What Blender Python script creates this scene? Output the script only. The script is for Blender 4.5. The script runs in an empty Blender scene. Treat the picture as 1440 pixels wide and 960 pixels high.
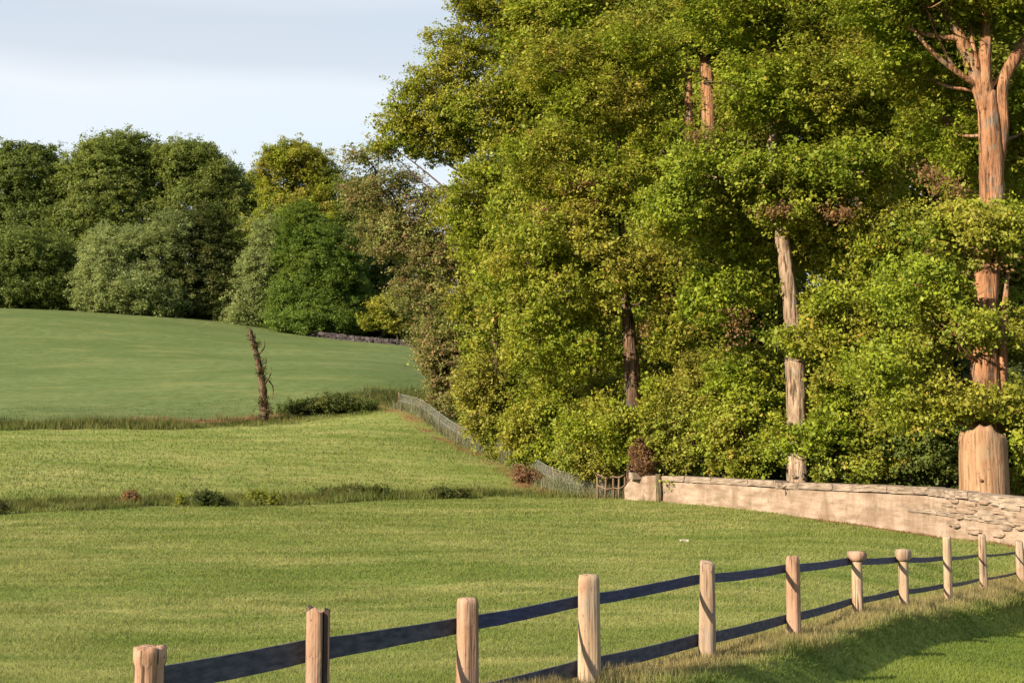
import bpy, math, random
import numpy as np
from mathutils import Vector

random.seed(7)
RNG = np.random.default_rng(11)
scn = bpy.context.scene
COL = scn.collection

# ------------------------------------------------------------------ camera model
F = 1800.0
CZ = 2.6
TH = math.atan(160.0 / F)            # the lens looks 5 degrees up
CT, ST = math.cos(TH), math.sin(TH)


def P(px, py, d):
    """world point at photo pixel (px, py), d metres north of the camera"""
    u, v = (px - 720.0) / F, (480.0 - py) / F
    y = CT - v * ST
    z = ST + v * CT
    k = d / y
    return np.array([u * k, d, CZ + z * k])


def proj(p):
    p = np.atleast_2d(p)
    x, y, z = p[:, 0], p[:, 1], p[:, 2] - CZ
    c = y * CT + z * ST
    up = -y * ST + z * CT
    c = np.maximum(c, 0.01)
    return 720 + F * x / c, 480 - F * up / c, c


cam = bpy.data.cameras.new('camera')
cam.lens = F / 1440 * 36
cam.sensor_width = 36
cam.clip_end = 12000
cam.clip_start = 0.1
camo = bpy.data.objects.new('camera', cam)
COL.objects.link(camo)
camo.location = (0, 0, CZ)
camo.rotation_euler = (math.pi / 2 + TH, 0, 0)
scn.camera = camo

# ------------------------------------------------------------------ fence line (photo pixel, top, base, depth, radius px)
POSTS = [
    (207, 910, 1030, 8.6, 20, 'cap'), (446, 857, 1010, 9.6, 17.5, 'split'), (657, 841, 985, 10.8, 15.5, 'flat'),
    (829, 808, 962, 12.0, 15.5, 'round'), (994, 791, 926, 13.8, 11.0, 'taper'), (1117, 782, 894, 16.2, 9.6, 'chip'),
    (1207, 775, 869, 18.8, 7.4, 'knob'), (1272, 772, 863, 21.0, 6.6, 'knob'), (1334, 754, 852, 23.5, 5.8, 'round'),
    (1384, 751, 839, 26.5, 5.2, 'round'), (1437, 761, 826, 29.5, 5.6, 'taper')]
PB = np.array([P(a[0], a[2], a[3]) for a in POSTS])
_ext0 = PB[0] - (PB[1] - PB[0]) * 6
_ext1 = PB[-1] + (PB[-1] - PB[-2]) * 5
FLINE = np.vstack([_ext0, PB, _ext1])


def fence_side(x, y):
    """signed distance to the fence line in plan, positive on the near (camera) side"""
    best = np.full(x.shape, 1e9)
    sgn = np.zeros(x.shape)
    for i in range(len(FLINE) - 1):
        a, b = FLINE[i, :2], FLINE[i + 1, :2]
        e = b - a
        L2 = e @ e
        t = np.clip(((x - a[0]) * e[0] + (y - a[1]) * e[1]) / L2, 0, 1)
        dx, dy = x - a[0] - t * e[0], y - a[1] - t * e[1]
        dd = np.hypot(dx, dy)
        cr = e[1] * (x - a[0]) - e[0] * (y - a[1])
        m = dd < best
        best = np.where(m, dd, best)
        sgn = np.where(m, np.sign(cr), sgn)
    return best * sgn


# ------------------------------------------------------------------ terrain: thin-plate surface through surveyed points
WALLB = [(880, 702, 50.0), (928, 705, 48.6), (1000, 712, 46.0), (1100, 724, 42.5), (1200, 737, 39.2), (1300, 752, 35.8), (1352, 760, 34.2), (1440, 772, 32.0)]
CTRL = [(-200, 960, 13), (0, 960, 13.5), (446, 985, 10.9), (0, 850, 20), (-300, 850, 20), (0, 780, 28), (0, 732, 40), (-400, 740, 38), (300, 800, 25),
        (300, 722, 43), (700, 850, 19.5), (700, 760, 32), (700, 703, 52), (1000, 762, 33), (1200, 790, 27), (1320, 778, 29.5), (480, 712, 47), (600, 706, 50),
        (820, 702, 52),
        (-300, 700, 47), (0, 695, 47.5), (0, 650, 58), (0, 613, 72), (350, 692, 52), (350, 650, 61), (350, 602, 78), (600, 690, 57), (600, 640, 66), (600, 582, 83),
        (720, 690, 58), (-400, 640, 62), (-400, 620, 74), (480, 588, 82),
        (0, 590, 79), (0, 500, 115), (0, 433, 150), (-400, 500, 115), (-400, 440, 150), (350, 582, 85), (350, 500, 118), (350, 458, 150), (600, 535, 100),
        (590, 490, 134), (470, 476, 146), (240, 446, 150), (150, 441, 150),
        (700, 625, 78), (700, 590, 95), (820, 675, 62), (900, 690, 62), (1100, 700, 60), (1440, 712, 52), (1000, 650, 100), (1400, 670, 90), (900, 560, 140), (1440, 620, 140)]
_pts = [P(*c) for c in CTRL] + [P(*c) for c in WALLB] + list(PB[2:]) + [FLINE[0] * np.array([1, 1, 0]) + np.array([0, 0, 0.3])]
_pts += [np.array(q, float) for q in [(6, 4, 0.15), (0, 0, 0.3), (10, 12, -0.15), (18, 18, -0.35), (30, 30, -0.2), (40, -10, -0.5), (-30, -10, 1.0), (0, -30, 0.5), (-60, 20, 0.3), (70, 40, -1), (90, 100, 0),
         (-70, 190, 20), (-20, 190, 20.5), (20, 190, 17), (70, 190, 9), (-110, 110, 9), (-110, 60, 3)]]
_pts = np.array(_pts)
_SC = 40.0


def _tps_fit(p):
    n = len(p)
    q = p[:, :2] / _SC
    r = np.hypot(q[:, None, 0] - q[None, :, 0], q[:, None, 1] - q[None, :, 1])
    K = np.where(r > 0, r * r * np.log(np.maximum(r, 1e-9)), 0) + np.eye(n) * 4e-4
    A = np.zeros((n + 3, n + 3))
    A[:n, :n] = K
    A[:n, n] = 1
    A[:n, n + 1:] = q
    A[n, :n] = 1
    A[n + 1:, :n] = q.T
    return q, np.linalg.solve(A, np.concatenate([p[:, 2], np.zeros(3)]))


_TQ, _TW = _tps_fit(_pts)


def smooth(t):
    t = np.clip(t, 0, 1)
    return t * t * (3 - 2 * t)


def wob(x, y, s, k=0.0):
    """cheap smooth pseudo-noise about -1..1"""
    return (np.sin(x * s * 1.0 + 1.7 + k + 1.3 * np.sin(y * s * 0.9 + k)) + np.sin(y * s * 1.17 + 0.6 * k + 1.1 * np.sin(x * s * 1.31 + 2.1))
            + 0.5 * np.sin((x + y) * s * 2.3 + k)) / 2.5


def ground(x, y):
    x = np.asarray(x, float)
    y = np.asarray(y, float)
    shp = x.shape
    x = x.ravel()
    y = y.ravel()
    xx = np.clip(x, -115, 95)
    yy = np.clip(y, -30, 200)
    out = np.empty(x.shape)
    for a in range(0, len(x), 40000):
        s = slice(a, a + 40000)
        r2 = ((xx[s, None] / _SC - _TQ[None, :, 0]) ** 2 + (yy[s, None] / _SC - _TQ[None, :, 1]) ** 2)
        U = 0.5 * r2 * np.log(np.maximum(r2, 1e-12))
        out[s] = U @ _TW[:-3] + _TW[-3] + xx[s] / _SC * _TW[-2] + yy[s] / _SC * _TW[-1]
    sd = fence_side(x, y)
    out = out - 0.34 * smooth((sd - 0.5) / 0.42) * smooth((40 - y) / 6)
    near = smooth((70 - np.hypot(x, y)) / 40)
    out = out + 0.025 * wob(x, y, 0.9) * near + 0.05 * wob(x, y, 0.31, 2) * smooth((np.hypot(x, y) - 12) / 10)
    return out.reshape(shp)


def g1(x, y):
    return float(ground(np.array([x]), np.array([y]))[0])


def on_ground(px, d):
    x = P(px, 640, d)[0]
    return np.array([x, d, g1(x, d)])


EL = math.radians(26)
AZ = math.atan2(-0.80, -0.60)
SUN = Vector((math.cos(EL) * math.sin(AZ), math.cos(EL) * math.cos(AZ), math.sin(EL)))


# ------------------------------------------------------------------ generic helpers
def tag(o, label=None, cat=None, group=None, kind=None):
    if label: o['label'] = label
    if cat: o['category'] = cat
    if group: o['group'] = group
    if kind: o['kind'] = kind
    return o


def mesh_obj(name, v, f, mat, parent=None, smooth_shade=False, attrs=None, n_corner=None):
    """v: (N,3); f: (M,k) int array, or list of index lists"""
    me = bpy.data.meshes.new(name)
    v = np.asarray(v, np.float32)
    if isinstance(f, np.ndarray):
        m, k = f.shape
        me.vertices.add(len(v))
        me.vertices.foreach_set('co', v.ravel())
        me.loops.add(m * k)
        me.loops.foreach_set('vertex_index', f.astype(np.int32).ravel())
        me.polygons.add(m)
        me.polygons.foreach_set('loop_start', np.arange(0, m * k, k, dtype=np.int32))
        me.update(calc_edges=True)
    else:
        me.from_pydata([tuple(map(float, q)) for q in v], [], f)
        me.update()
    if smooth_shade:
        me.polygons.foreach_set('use_smooth', np.ones(len(me.polygons), bool))
    for an, arr in (attrs or {}).items():
        a = me.attributes.new(an, 'FLOAT', 'POINT')
        a.data.foreach_set('value', np.asarray(arr, np.float32))
    me.materials.append(mat)
    o = bpy.data.objects.new(name, me)
    COL.objects.link(o)
    if parent is not None:
        o.parent = parent
        o.matrix_parent_inverse.identity()
        o.location = -Vector(parent.location)
    return o


def empty(name, loc):
    o = bpy.data.objects.new(name, None)
    COL.objects.link(o)
    o.location = tuple(float(c) for c in loc)
    o.empty_display_size = 0.3
    return o


class MB:
    def __init__(self):
        self.v = []
        self.f = []
        self.n = 0

    def add(self, v, f):
        v = np.asarray(v, float)
        self.v.append(v)
        self.f += [[i + self.n for i in q] for q in f]
        self.n += len(v)

    def tube(self, pts, rad, n=8, cap=True, rough=0.0, rng=None):
        pts = np.asarray(pts, float)
        rad = np.asarray(rad, float)
        m = len(pts)
        tan = np.gradient(pts, axis=0)
        tan /= np.linalg.norm(tan, axis=1)[:, None] + 1e-9
        up = np.array([0.31, 0.95, 0.05]) if abs(tan[0] @ np.array([0.31, 0.95, 0.05])) < 0.9 else np.array([1.0, 0, 0])
        vs = []
        a = np.arange(n) * 2 * math.pi / n
        r_ = rng or RNG
        prof = 1 + rough * r_.normal(size=n)
        for i in range(m):
            u = up - tan[i] * (up @ tan[i])
            u /= np.linalg.norm(u)
            w = np.cross(tan[i], u)
            up = u
            rr = rad[i] * (prof + rough * 0.5 * r_.normal(size=n))
            vs.append(pts[i] + (np.cos(a) * rr)[:, None] * u + (np.sin(a) * rr)[:, None] * w)
        v = np.vstack(vs)
        f = []
        for i in range(m - 1):
            for j in range(n):
                k = (j + 1) % n
                f.append([i * n + j, i * n + k, (i + 1) * n + k, (i + 1) * n + j])
        if cap:
            f.append([j for j in range(n)][::-1])
            f.append([(m - 1) * n + j for j in range(n)])
        self.add(v, f)

    def box(self, c, s, rz=0.0, jit=0.0, rx=0.0):
        c = np.asarray(c, float)
        q = np.array([[x, y, z] for x in (-.5, .5) for y in (-.5, .5) for z in (-.5, .5)]) * np.asarray(s, float)
        if jit: q = q * (1 + RNG.uniform(-jit, jit, q.shape))
        cr, sr = math.cos(rx), math.sin(rx)
        q = np.stack([q[:, 0], q[:, 1] * cr - q[:, 2] * sr, q[:, 1] * sr + q[:, 2] * cr], 1)
        cc, ss = math.cos(rz), math.sin(rz)
        q = np.stack([q[:, 0] * cc - q[:, 1] * ss, q[:, 0] * ss + q[:, 1] * cc, q[:, 2]], 1)
        self.add(q + c, [[0, 1, 3, 2], [4, 6, 7, 5], [0, 4, 5, 1], [2, 3, 7, 6], [0, 2, 6, 4], [1, 5, 7, 3]])

    def build(self, name, mat, parent=None, sm=True):
        return mesh_obj(name, np.vstack(self.v), self.f, mat, parent, sm)


def spline(pts, n):
    """Catmull-Rom resample of a list of points (any columns)"""
    p = np.asarray(pts, float)
    p = np.vstack([2 * p[0] - p[1], p, 2 * p[-1] - p[-2]])
    m = len(p) - 3
    out = []
    for t in np.linspace(0, m - 1e-6, n):
        i = int(t)
        u = t - i
        a, b, c, d = p[i:i + 4]
        out.append(0.5 * (2 * b + (c - a) * u + (2 * a - 5 * b + 4 * c - d) * u * u + (3 * b - a - 3 * c + d) * u ** 3))
    return np.array(out)


# ------------------------------------------------------------------ materials
def new_mat(name):
    m = bpy.data.materials.new(name)
    m.use_nodes = True
    nt = m.node_tree
    nt.nodes.clear()
    return m, nt, nt.nodes, nt.links


ALB = 0.70


def rgba(c):
    return (c[0] * ALB, c[1] * ALB, c[2] * ALB, 1.0)


def node(N, t, **kw):
    n = N.new(t)
    for k, v in kw.items():
        if k.startswith('i_'):
            n.inputs[k[2:].replace('_', ' ')].default_value = v
        else:
            setattr(n, k, v)
    return n


def mix_col(nt, fac, a, b, mode='MIX'):
    n = nt.nodes.new('ShaderNodeMix')
    n.data_type = 'RGBA'
    n.blend_type = mode
    for sock, val in ((n.inputs[0], fac), (n.inputs[6], a), (n.inputs[7], b)):
        if hasattr(val, 'is_linked') or isinstance(val, bpy.types.NodeSocket):
            nt.links.new(val, sock)
        elif isinstance(val, (int, float)):
            sock.default_value = val
        else:
            sock.default_value = rgba(val)
    return n.outputs[2]


def ramp(nt, val, stops):
    n = nt.nodes.new('ShaderNodeValToRGB')
    e = n.color_ramp.elements
    while len(e) < len(stops): e.new(0.5)
    for el, (p, c) in zip(e, stops):
        el.position = p
        el.color = rgba(c) if not isinstance(c, (int, float)) else (c, c, c, 1)
    nt.links.new(val, n.inputs[0])
    return n.outputs[0]


def noise(nt, scale, detail=3, vec=None, rough=0.55):
    n = nt.nodes.new('ShaderNodeTexNoise')
    n.inputs['Scale'].default_value = scale
    n.inputs['Detail'].default_value = detail
    n.inputs['Roughness'].default_value = rough
    if vec is not None: nt.links.new(vec, n.inputs['Vector'])
    return n.outputs['Fac']


def pos(nt, scale=(1, 1, 1)):
    g = nt.nodes.new('ShaderNodeNewGeometry')
    m = nt.nodes.new('ShaderNodeMapping')
    m.inputs['Scale'].default_value = scale
    nt.links.new(g.outputs['Position'], m.inputs['Vector'])
    return m.outputs['Vector']


def attr(nt, name):
    a = nt.nodes.new('ShaderNodeAttribute')
    a.attribute_name = name
    return a.outputs['Fac']


def finish(nt, colour, rough=0.8, bump=None, bstr=0.3, bdist=0.02, trans=0.0, spec=0.3):
    N, L = nt.nodes, nt.links
    out = N.new('ShaderNodeOutputMaterial')
    b = N.new('ShaderNodeBsdfPrincipled')
    L.new(colour, b.inputs['Base Color'])
    b.inputs['Roughness'].default_value = rough
    b.inputs['Specular IOR Level'].default_value = spec
    if bump is not None:
        bn = N.new('ShaderNodeBump')
        bn.inputs['Strength'].default_value = bstr
        bn.inputs['Distance'].default_value = bdist
        L.new(bump, bn.inputs['Height'])
        L.new(bn.outputs['Normal'], b.inputs['Normal'])
    sh = b.outputs[0]
    if trans:
        t = N.new('ShaderNodeBsdfTranslucent')
        L.new(colour, t.inputs['Color'])
        mx = N.new('ShaderNodeMixShader')
        mx.inputs[0].default_value = trans
        L.new(sh, mx.inputs[1])
        L.new(t.outputs[0], mx.inputs[2])
        sh = mx.outputs[0]
    L.new(sh, out.inputs['Surface'])


def leaf_mat(name, dark, light, accent, acc_amt=0.12, trans=0.42, patch=0.35):
    m, nt, N, L = new_mat(name)
    tone = attr(nt, 'tone')
    c = mix_col(nt, tone, dark, light)
    pn = noise(nt, patch, 2, pos(nt))
    pf = ramp(nt, pn, [(0.42, 0.0), (0.68, 1.0)])
    c2 = mix_col(nt, pf, c, mix_col(nt, 0.36, c, accent))
    hue = attr(nt, 'hue')
    hf = ramp(nt, hue, [(1 - acc_amt - 0.02, 0.0), (1 - acc_amt + 0.02, 0.85)])
    c3 = mix_col(nt, hf, c2, accent)
    finish(nt, c3, 0.55, trans=trans, spec=0.25)
    return m


def bark_mat(name, base, dark, light, scale=6.0, moss=0.0):
    m, nt, N, L = new_mat(name)
    v = pos(nt, (1, 1, 0.22))
    n1 = noise(nt, scale, 6, v, 0.65)
    c = ramp(nt, n1, [(0.36, dark), (0.5, base), (0.64, light)])
    n2 = noise(nt, 0.8, 3, pos(nt, (1, 1, 0.5)))
    c = mix_col(nt, ramp(nt, n2, [(0.45, 0.0), (0.7, 0.6)]), c, dark)
    if moss:
        c = mix_col(nt, ramp(nt, noise(nt, 2.2, 4, pos(nt)), [(0.5, 0.0), (0.65, moss)]), c, (0.07, 0.085, 0.025))
    nf = noise(nt, scale * 1.9, 4, pos(nt, (1, 1, .10)), .6)
    fis = ramp(nt, nf, [(.38, 1.0), (.47, 0.0)])
    c = mix_col(nt, fis, c, tuple(q * .45 for q in dark))
    blot = ramp(nt, noise(nt, 1.6, 4, pos(nt)), [(.52, 0.0), (.66, .5)])
    c = mix_col(nt, blot, c, tuple((.9 * base[1], base[1], .9 * base[1])))
    finish(nt, c, 0.9, nf, 1.0, 0.08, spec=0.15)
    return m


BARK_TAN = bark_mat('bark_tan', (0.40, 0.20, 0.105), (0.20, 0.10, 0.055), (0.50, 0.29, 0.17))
BARK_GREY = bark_mat('bark_grey', (0.42, 0.305, 0.22), (0.20, 0.135, 0.09), (0.54, 0.43, 0.33), moss=0.25)
BARK_DARK = bark_mat('bark_dark', (0.16, 0.095, 0.06), (0.07, 0.043, 0.03), (0.28, 0.18, 0.12))
TWIG = bark_mat('bark_twig', (0.17, 0.11, 0.08), (0.08, 0.05, 0.035), (0.26, 0.18, 0.13))


def grass_colour(nt, blades):
    """colour of each sward from masks carried by the mesh: the crop itself, not its shading"""
    big = noise(nt, 0.22, 3, pos(nt, (0.5, 1.6, 1)))
    mid = noise(nt, 1.1, 4, pos(nt, (0.6, 1.5, 1)))
    c = mix_col(nt, ramp(nt, big, [(0.36, 0.0), (0.64, 1.0)]), (0.215, 0.27, 0.065), (0.365, 0.375, 0.135))
    c = mix_col(nt, ramp(nt, mid, [(0.40, 0.0), (0.66, 0.75)]), c, (0.155, 0.235, 0.045))
    st = noise(nt, 0.75, 4, pos(nt, (0.35, 1.5, 1)), 0.6)
    c = mix_col(nt, ramp(nt, st, [(0.52, 0.0), (0.66, 0.5)]), c, (0.115, 0.165, 0.028))
    hill = mix_col(nt, ramp(nt, noise(nt, 0.09, 5, pos(nt, (0.5, 1.6, 1)), .6), [(0.34, 0.0), (0.66, 1.0)]), (0.098, 0.158, 0.05), (0.165, 0.222, 0.085))  # cool, darker green paints in the shade lying on the hill field
    hill = mix_col(nt, ramp(nt, noise(nt, 1.6, 8, pos(nt, (0.8, 1.0, 1)), .72), [(0.40, 0.0), (0.60, 0.8)]), hill, (0.085, 0.125, 0.034))
    hill = mix_col(nt, ramp(nt, noise(nt, 0.35, 5, pos(nt, (0.5, 1.3, 1)), .65), [(0.52, 0.0), (0.68, 0.55)]), hill, (0.22, 0.235, 0.085))
    c = mix_col(nt, attr(nt, 'z_hill'), c, hill)
    rmix = noise(nt, 0.9, 4, pos(nt), .6)
    rank = mix_col(nt, ramp(nt, rmix, [(0.36, 0.0), (0.62, 1.0)]), (0.045, 0.072, 0.014), (0.17, 0.18, 0.045))
    c = mix_col(nt, attr(nt, 'z_rank'), c, rank)
    dry = mix_col(nt, ramp(nt, mid, [(0.35, 0.0), (0.65, 1.0)]), (0.34, 0.27, 0.12), (0.50, 0.40, 0.21))
    c = mix_col(nt, attr(nt, 'z_dry'), c, dry)
    earth = mix_col(nt, ramp(nt, mid, [(0.35, 0.0), (0.65, 1.0)]), (0.24, 0.115, 0.055), (0.30, 0.17, 0.09))
    c = mix_col(nt, attr(nt, 'z_earth'), c, earth)
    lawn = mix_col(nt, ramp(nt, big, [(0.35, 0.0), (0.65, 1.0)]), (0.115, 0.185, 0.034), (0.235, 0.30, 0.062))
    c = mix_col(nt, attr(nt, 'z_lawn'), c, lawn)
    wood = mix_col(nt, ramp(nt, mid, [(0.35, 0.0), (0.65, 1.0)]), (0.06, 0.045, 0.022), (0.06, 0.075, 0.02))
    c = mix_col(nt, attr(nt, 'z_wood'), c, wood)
    if blades:
        t = attr(nt, 'tone')
        hsv = nt.nodes.new('ShaderNodeHueSaturation')
        nt.links.new(c, hsv.inputs['Color'])
        mr = nt.nodes.new('ShaderNodeMapRange')
        mr.inputs['To Min'].default_value = 0.9
        mr.inputs['To Max'].default_value = 1.2
        nt.links.new(t, mr.inputs['Value'])
        nt.links.new(mr.outputs[0], hsv.inputs['Value'])
        c = mix_col(nt, ramp(nt, attr(nt, 'hue'), [(0.88, 0.0), (0.94, 0.4)]), hsv.outputs[0], (0.36, 0.31, 0.13))
    else:
        fine = noise(nt, 22, 4, pos(nt))
        c = mix_col(nt, ramp(nt, fine, [(0.35, 0.28), (0.6, 0.0)]), c, (0.09, 0.10, 0.025))
    return c


def make_grass_mats():
    m, nt, N, L = new_mat('turf')
    c = grass_colour(nt, False)
    b = noise(nt, 14, 5, pos(nt))
    finish(nt, c, 0.9, b, 0.7, 0.06, spec=0.1)
    m2, nt, N, L = new_mat('grass_blades')
    finish(nt, grass_colour(nt, True), 0.7, trans=0.42, spec=0.15)
    return m, m2


TURF, BLADES = make_grass_mats()

# ------------------------------------------------------------------ zones of the ground
def poly_d(x, y, line):
    """signed distance to a plan polyline, positive to its right-hand side walking along it"""
    best = np.full(x.shape, 1e9)
    sgn = np.zeros(x.shape)
    for a, b in zip(line[:-1], line[1:]):
        e = b[:2] - a[:2]
        t = np.clip(((x - a[0]) * e[0] + (y - a[1]) * e[1]) / (e @ e), 0, 1)
        dx, dy = x - a[0] - t * e[0], y - a[1] - t * e[1]
        dd = np.hypot(dx, dy)
        cr = e[1] * (x - a[0]) - e[0] * (y - a[1])
        m = dd < best
        best = np.where(m, dd, best)
        sgn = np.where(m, np.sign(cr), sgn)
    return best * sgn


def line_px(pts):
    return np.array([P(*p) for p in pts])


DITCH = line_px([(-900, 745, 38), (0, 722, 42.5), (250, 712, 45.5), (450, 704, 48.5), (700, 697, 54.5), (830, 699, 53.5), (880, 702, 52)])
HEDGE = line_px([(-900, 605, 74), (0, 600, 76.5), (180, 597, 78), (370, 590, 81.5), (500, 578, 84.5), (640, 560, 90), (760, 545, 98)])
WIREL = line_px([(560, 582, 86), (605, 590, 81), (660, 613, 74), (720, 645, 66), (775, 672, 59), (850, 693, 53.5)])
WALLL = np.vstack([line_px(WALLB), P(1440, 772, 32.0) + np.array([1.6, -5.0, -.1]), P(1440, 772, 32.0) + np.array([3.5, -13.0, -.2])])
WOODL = np.vstack([line_px([(420, 440, 320), (575, 490, 150), (600, 530, 108), (640, 560, 91)]), WIREL[2:], WALLL])    # edge of the wood


def zones(x, y):
    z = {}
    sd = fence_side(x, y) + 0.12 * wob(x, y, 2.3)
    dd = poly_d(x, y, DITCH)
    hd = poly_d(x, y, HEDGE)
    wd = -poly_d(x, y, WOODL)           # positive inside the wood
    wob1 = wob(x, y, 1.1) * 0.5 + wob(x, y, 3.0, 1) * 0.25
    z['z_hill'] = smooth((-hd + 0.3 * wob1 + 0.5) / 0.8)
    z['z_rank'] = np.maximum(smooth(1.2 - np.abs(dd + 1.6 + wob1 * 0.9) / 2.3), smooth(1.3 - np.abs(hd - 0.6 + 3.0 * smooth((x + 18) / 5) + wob1 * 0.8) / (1.7 + 2.4 * smooth((x + 18) / 5))))
    z['z_dry'] = np.maximum(smooth((0.6 - np.abs(sd - 0.05)) / 0.45) * 0.75, smooth((0.8 - np.abs(hd + 1.6)) / 0.5) * smooth(wob(x, y, 0.23, 3) * 0.8 + 0.45) * (x < -12))
    wl = np.abs(poly_d(x, y, WALLL))
    z['z_earth'] = smooth((0.5 + 0.3 * wob1 - wl) / 0.4) * 0.9 * smooth((y - 29) / 2) * smooth((44 - y) / 5) * (wd < 0.5)
    z['z_earth'] = np.maximum(z['z_earth'], smooth((0.9 + 0.5 * wob1 - np.abs(poly_d(x, y, WIREL) - 0.9)) / 0.7) * np.clip(0.45 + 0.8 * wob(x, y, 1.7, 5), 0, 0.9) * (wd < 0.5))
    z['z_earth'] = np.maximum(z['z_earth'], smooth((1.1 - np.abs(hd + 1.3 + 0.5 * wob1)) / 0.8) * smooth((x + 27) / 4) * smooth((-14.5 - x) / 2) * 0.75)
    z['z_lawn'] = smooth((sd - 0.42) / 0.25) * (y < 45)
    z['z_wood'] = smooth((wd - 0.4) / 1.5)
    return z, sd, dd, hd, wd


def build_ground():
    ys = np.concatenate([np.arange(-40, 4, 2.0), np.arange(4, 34, 0.2), np.arange(34, 60, 0.35), np.arange(60, 110, 0.7), np.arange(110, 201, 1.5), np.array([215, 250, 320, 450, 700, 1200, 2500, 5000, 9000])])
    xs = np.concatenate([-np.array([9000, 5000, 2500, 1200, 700, 450, 320, 250, 200, 160, 130])[:], np.arange(-110, -45, 2.5), np.arange(-45, -14, 0.6), np.arange(-14, 17, 0.22), np.arange(17, 45, 0.6), np.arange(45, 96, 2.5), np.array([110, 130, 160, 200, 250, 320, 450, 700, 1200, 2500, 5000, 9000])])
    ys = np.concatenate([-np.array([9000, 4000, 1500, 600, 250, 120, 70]), ys])
    X, Y = np.meshgrid(xs, ys)
    Z = ground(X, Y)
    far = np.hypot(X, Y)
    Z = Z - np.clip(far - 260, 0, None) * 0.03 * smooth((far - 260) / 400)
    Z = np.maximum(Z, -60)
    x, y = X.ravel(), Y.ravel()
    z, sd, dd, hd, wd = zones(x, y)
    nx, ny = len(xs), len(ys)
    i = (np.arange(ny - 1)[:, None] * nx + np.arange(nx - 1)[None, :]).ravel()
    f = np.stack([i, i + 1, i + nx + 1, i + nx], 1)
    V = np.stack([x, y, Z.ravel()], 1)
    # one sheet, divided along the boundaries into plain named fields
    cls = np.zeros(len(x), int)
    cls[dd < 0] = 1
    cls[hd < 0] = 2
    cls[wd > 0.6] = 3
    cls[(sd > 0.5) & (y < 45)] = 4
    fc = cls[f[:, 0]]
    for k, nm in enumerate(['meadow', 'bank_field', 'hill_field', 'woodland_floor', 'lawn']):
        ff = f[fc == k]
        if not len(ff): continue
        u, inv = np.unique(ff, return_inverse=True)
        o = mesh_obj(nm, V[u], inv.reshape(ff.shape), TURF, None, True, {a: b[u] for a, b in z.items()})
        o['kind'] = 'structure'


build_ground()


# ------------------------------------------------------------------ grass (uncountable)
def blades(name, x, y, h, w, label=None, lean=0.5, hue_hi=None, hue_max=1.0):
    n = len(x)
    z0 = ground(x, y)
    zz, *_ = zones(x, y)
    a = RNG.uniform(0, 2 * math.pi, n)
    la = RNG.uniform(0, 2 * math.pi, n)
    ln = np.abs(RNG.normal(0, lean, n)) * h
    b0 = np.stack([x - np.cos(a) * w / 2, y - np.sin(a) * w / 2, z0 - 0.01], 1)
    b1 = np.stack([x + np.cos(a) * w / 2, y + np.sin(a) * w / 2, z0 - 0.01], 1)
    t = np.stack([x + np.cos(la) * ln, y + np.sin(la) * ln, z0 + h], 1)
    V = np.stack([b0, b1, t], 1).reshape(-1, 3)
    f = np.arange(n * 3).reshape(-1, 3)
    at = {k: np.repeat(v, 3) for k, v in zz.items()}
    at['tone'] = np.repeat(RNG.uniform(0, 1, n), 3)
    at['hue'] = np.repeat(RNG.uniform(0, hue_max, n) if hue_hi is None else RNG.uniform(hue_hi, 1, n), 3)
    o = mesh_obj(name, V, f, BLADES, None, False, at)
    tag(o, label, 'grass', None, 'stuff')
    return o


def scatter(n, d0, d1, spread=0.46, power=1.0):
    """points in the field of view, thinning with distance"""
    u = RNG.uniform(0, 1, n)
    d = d0 * (d1 / d0) ** (u ** power)
    s = RNG.uniform(-spread, spread, n)
    return s * d, d


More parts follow.
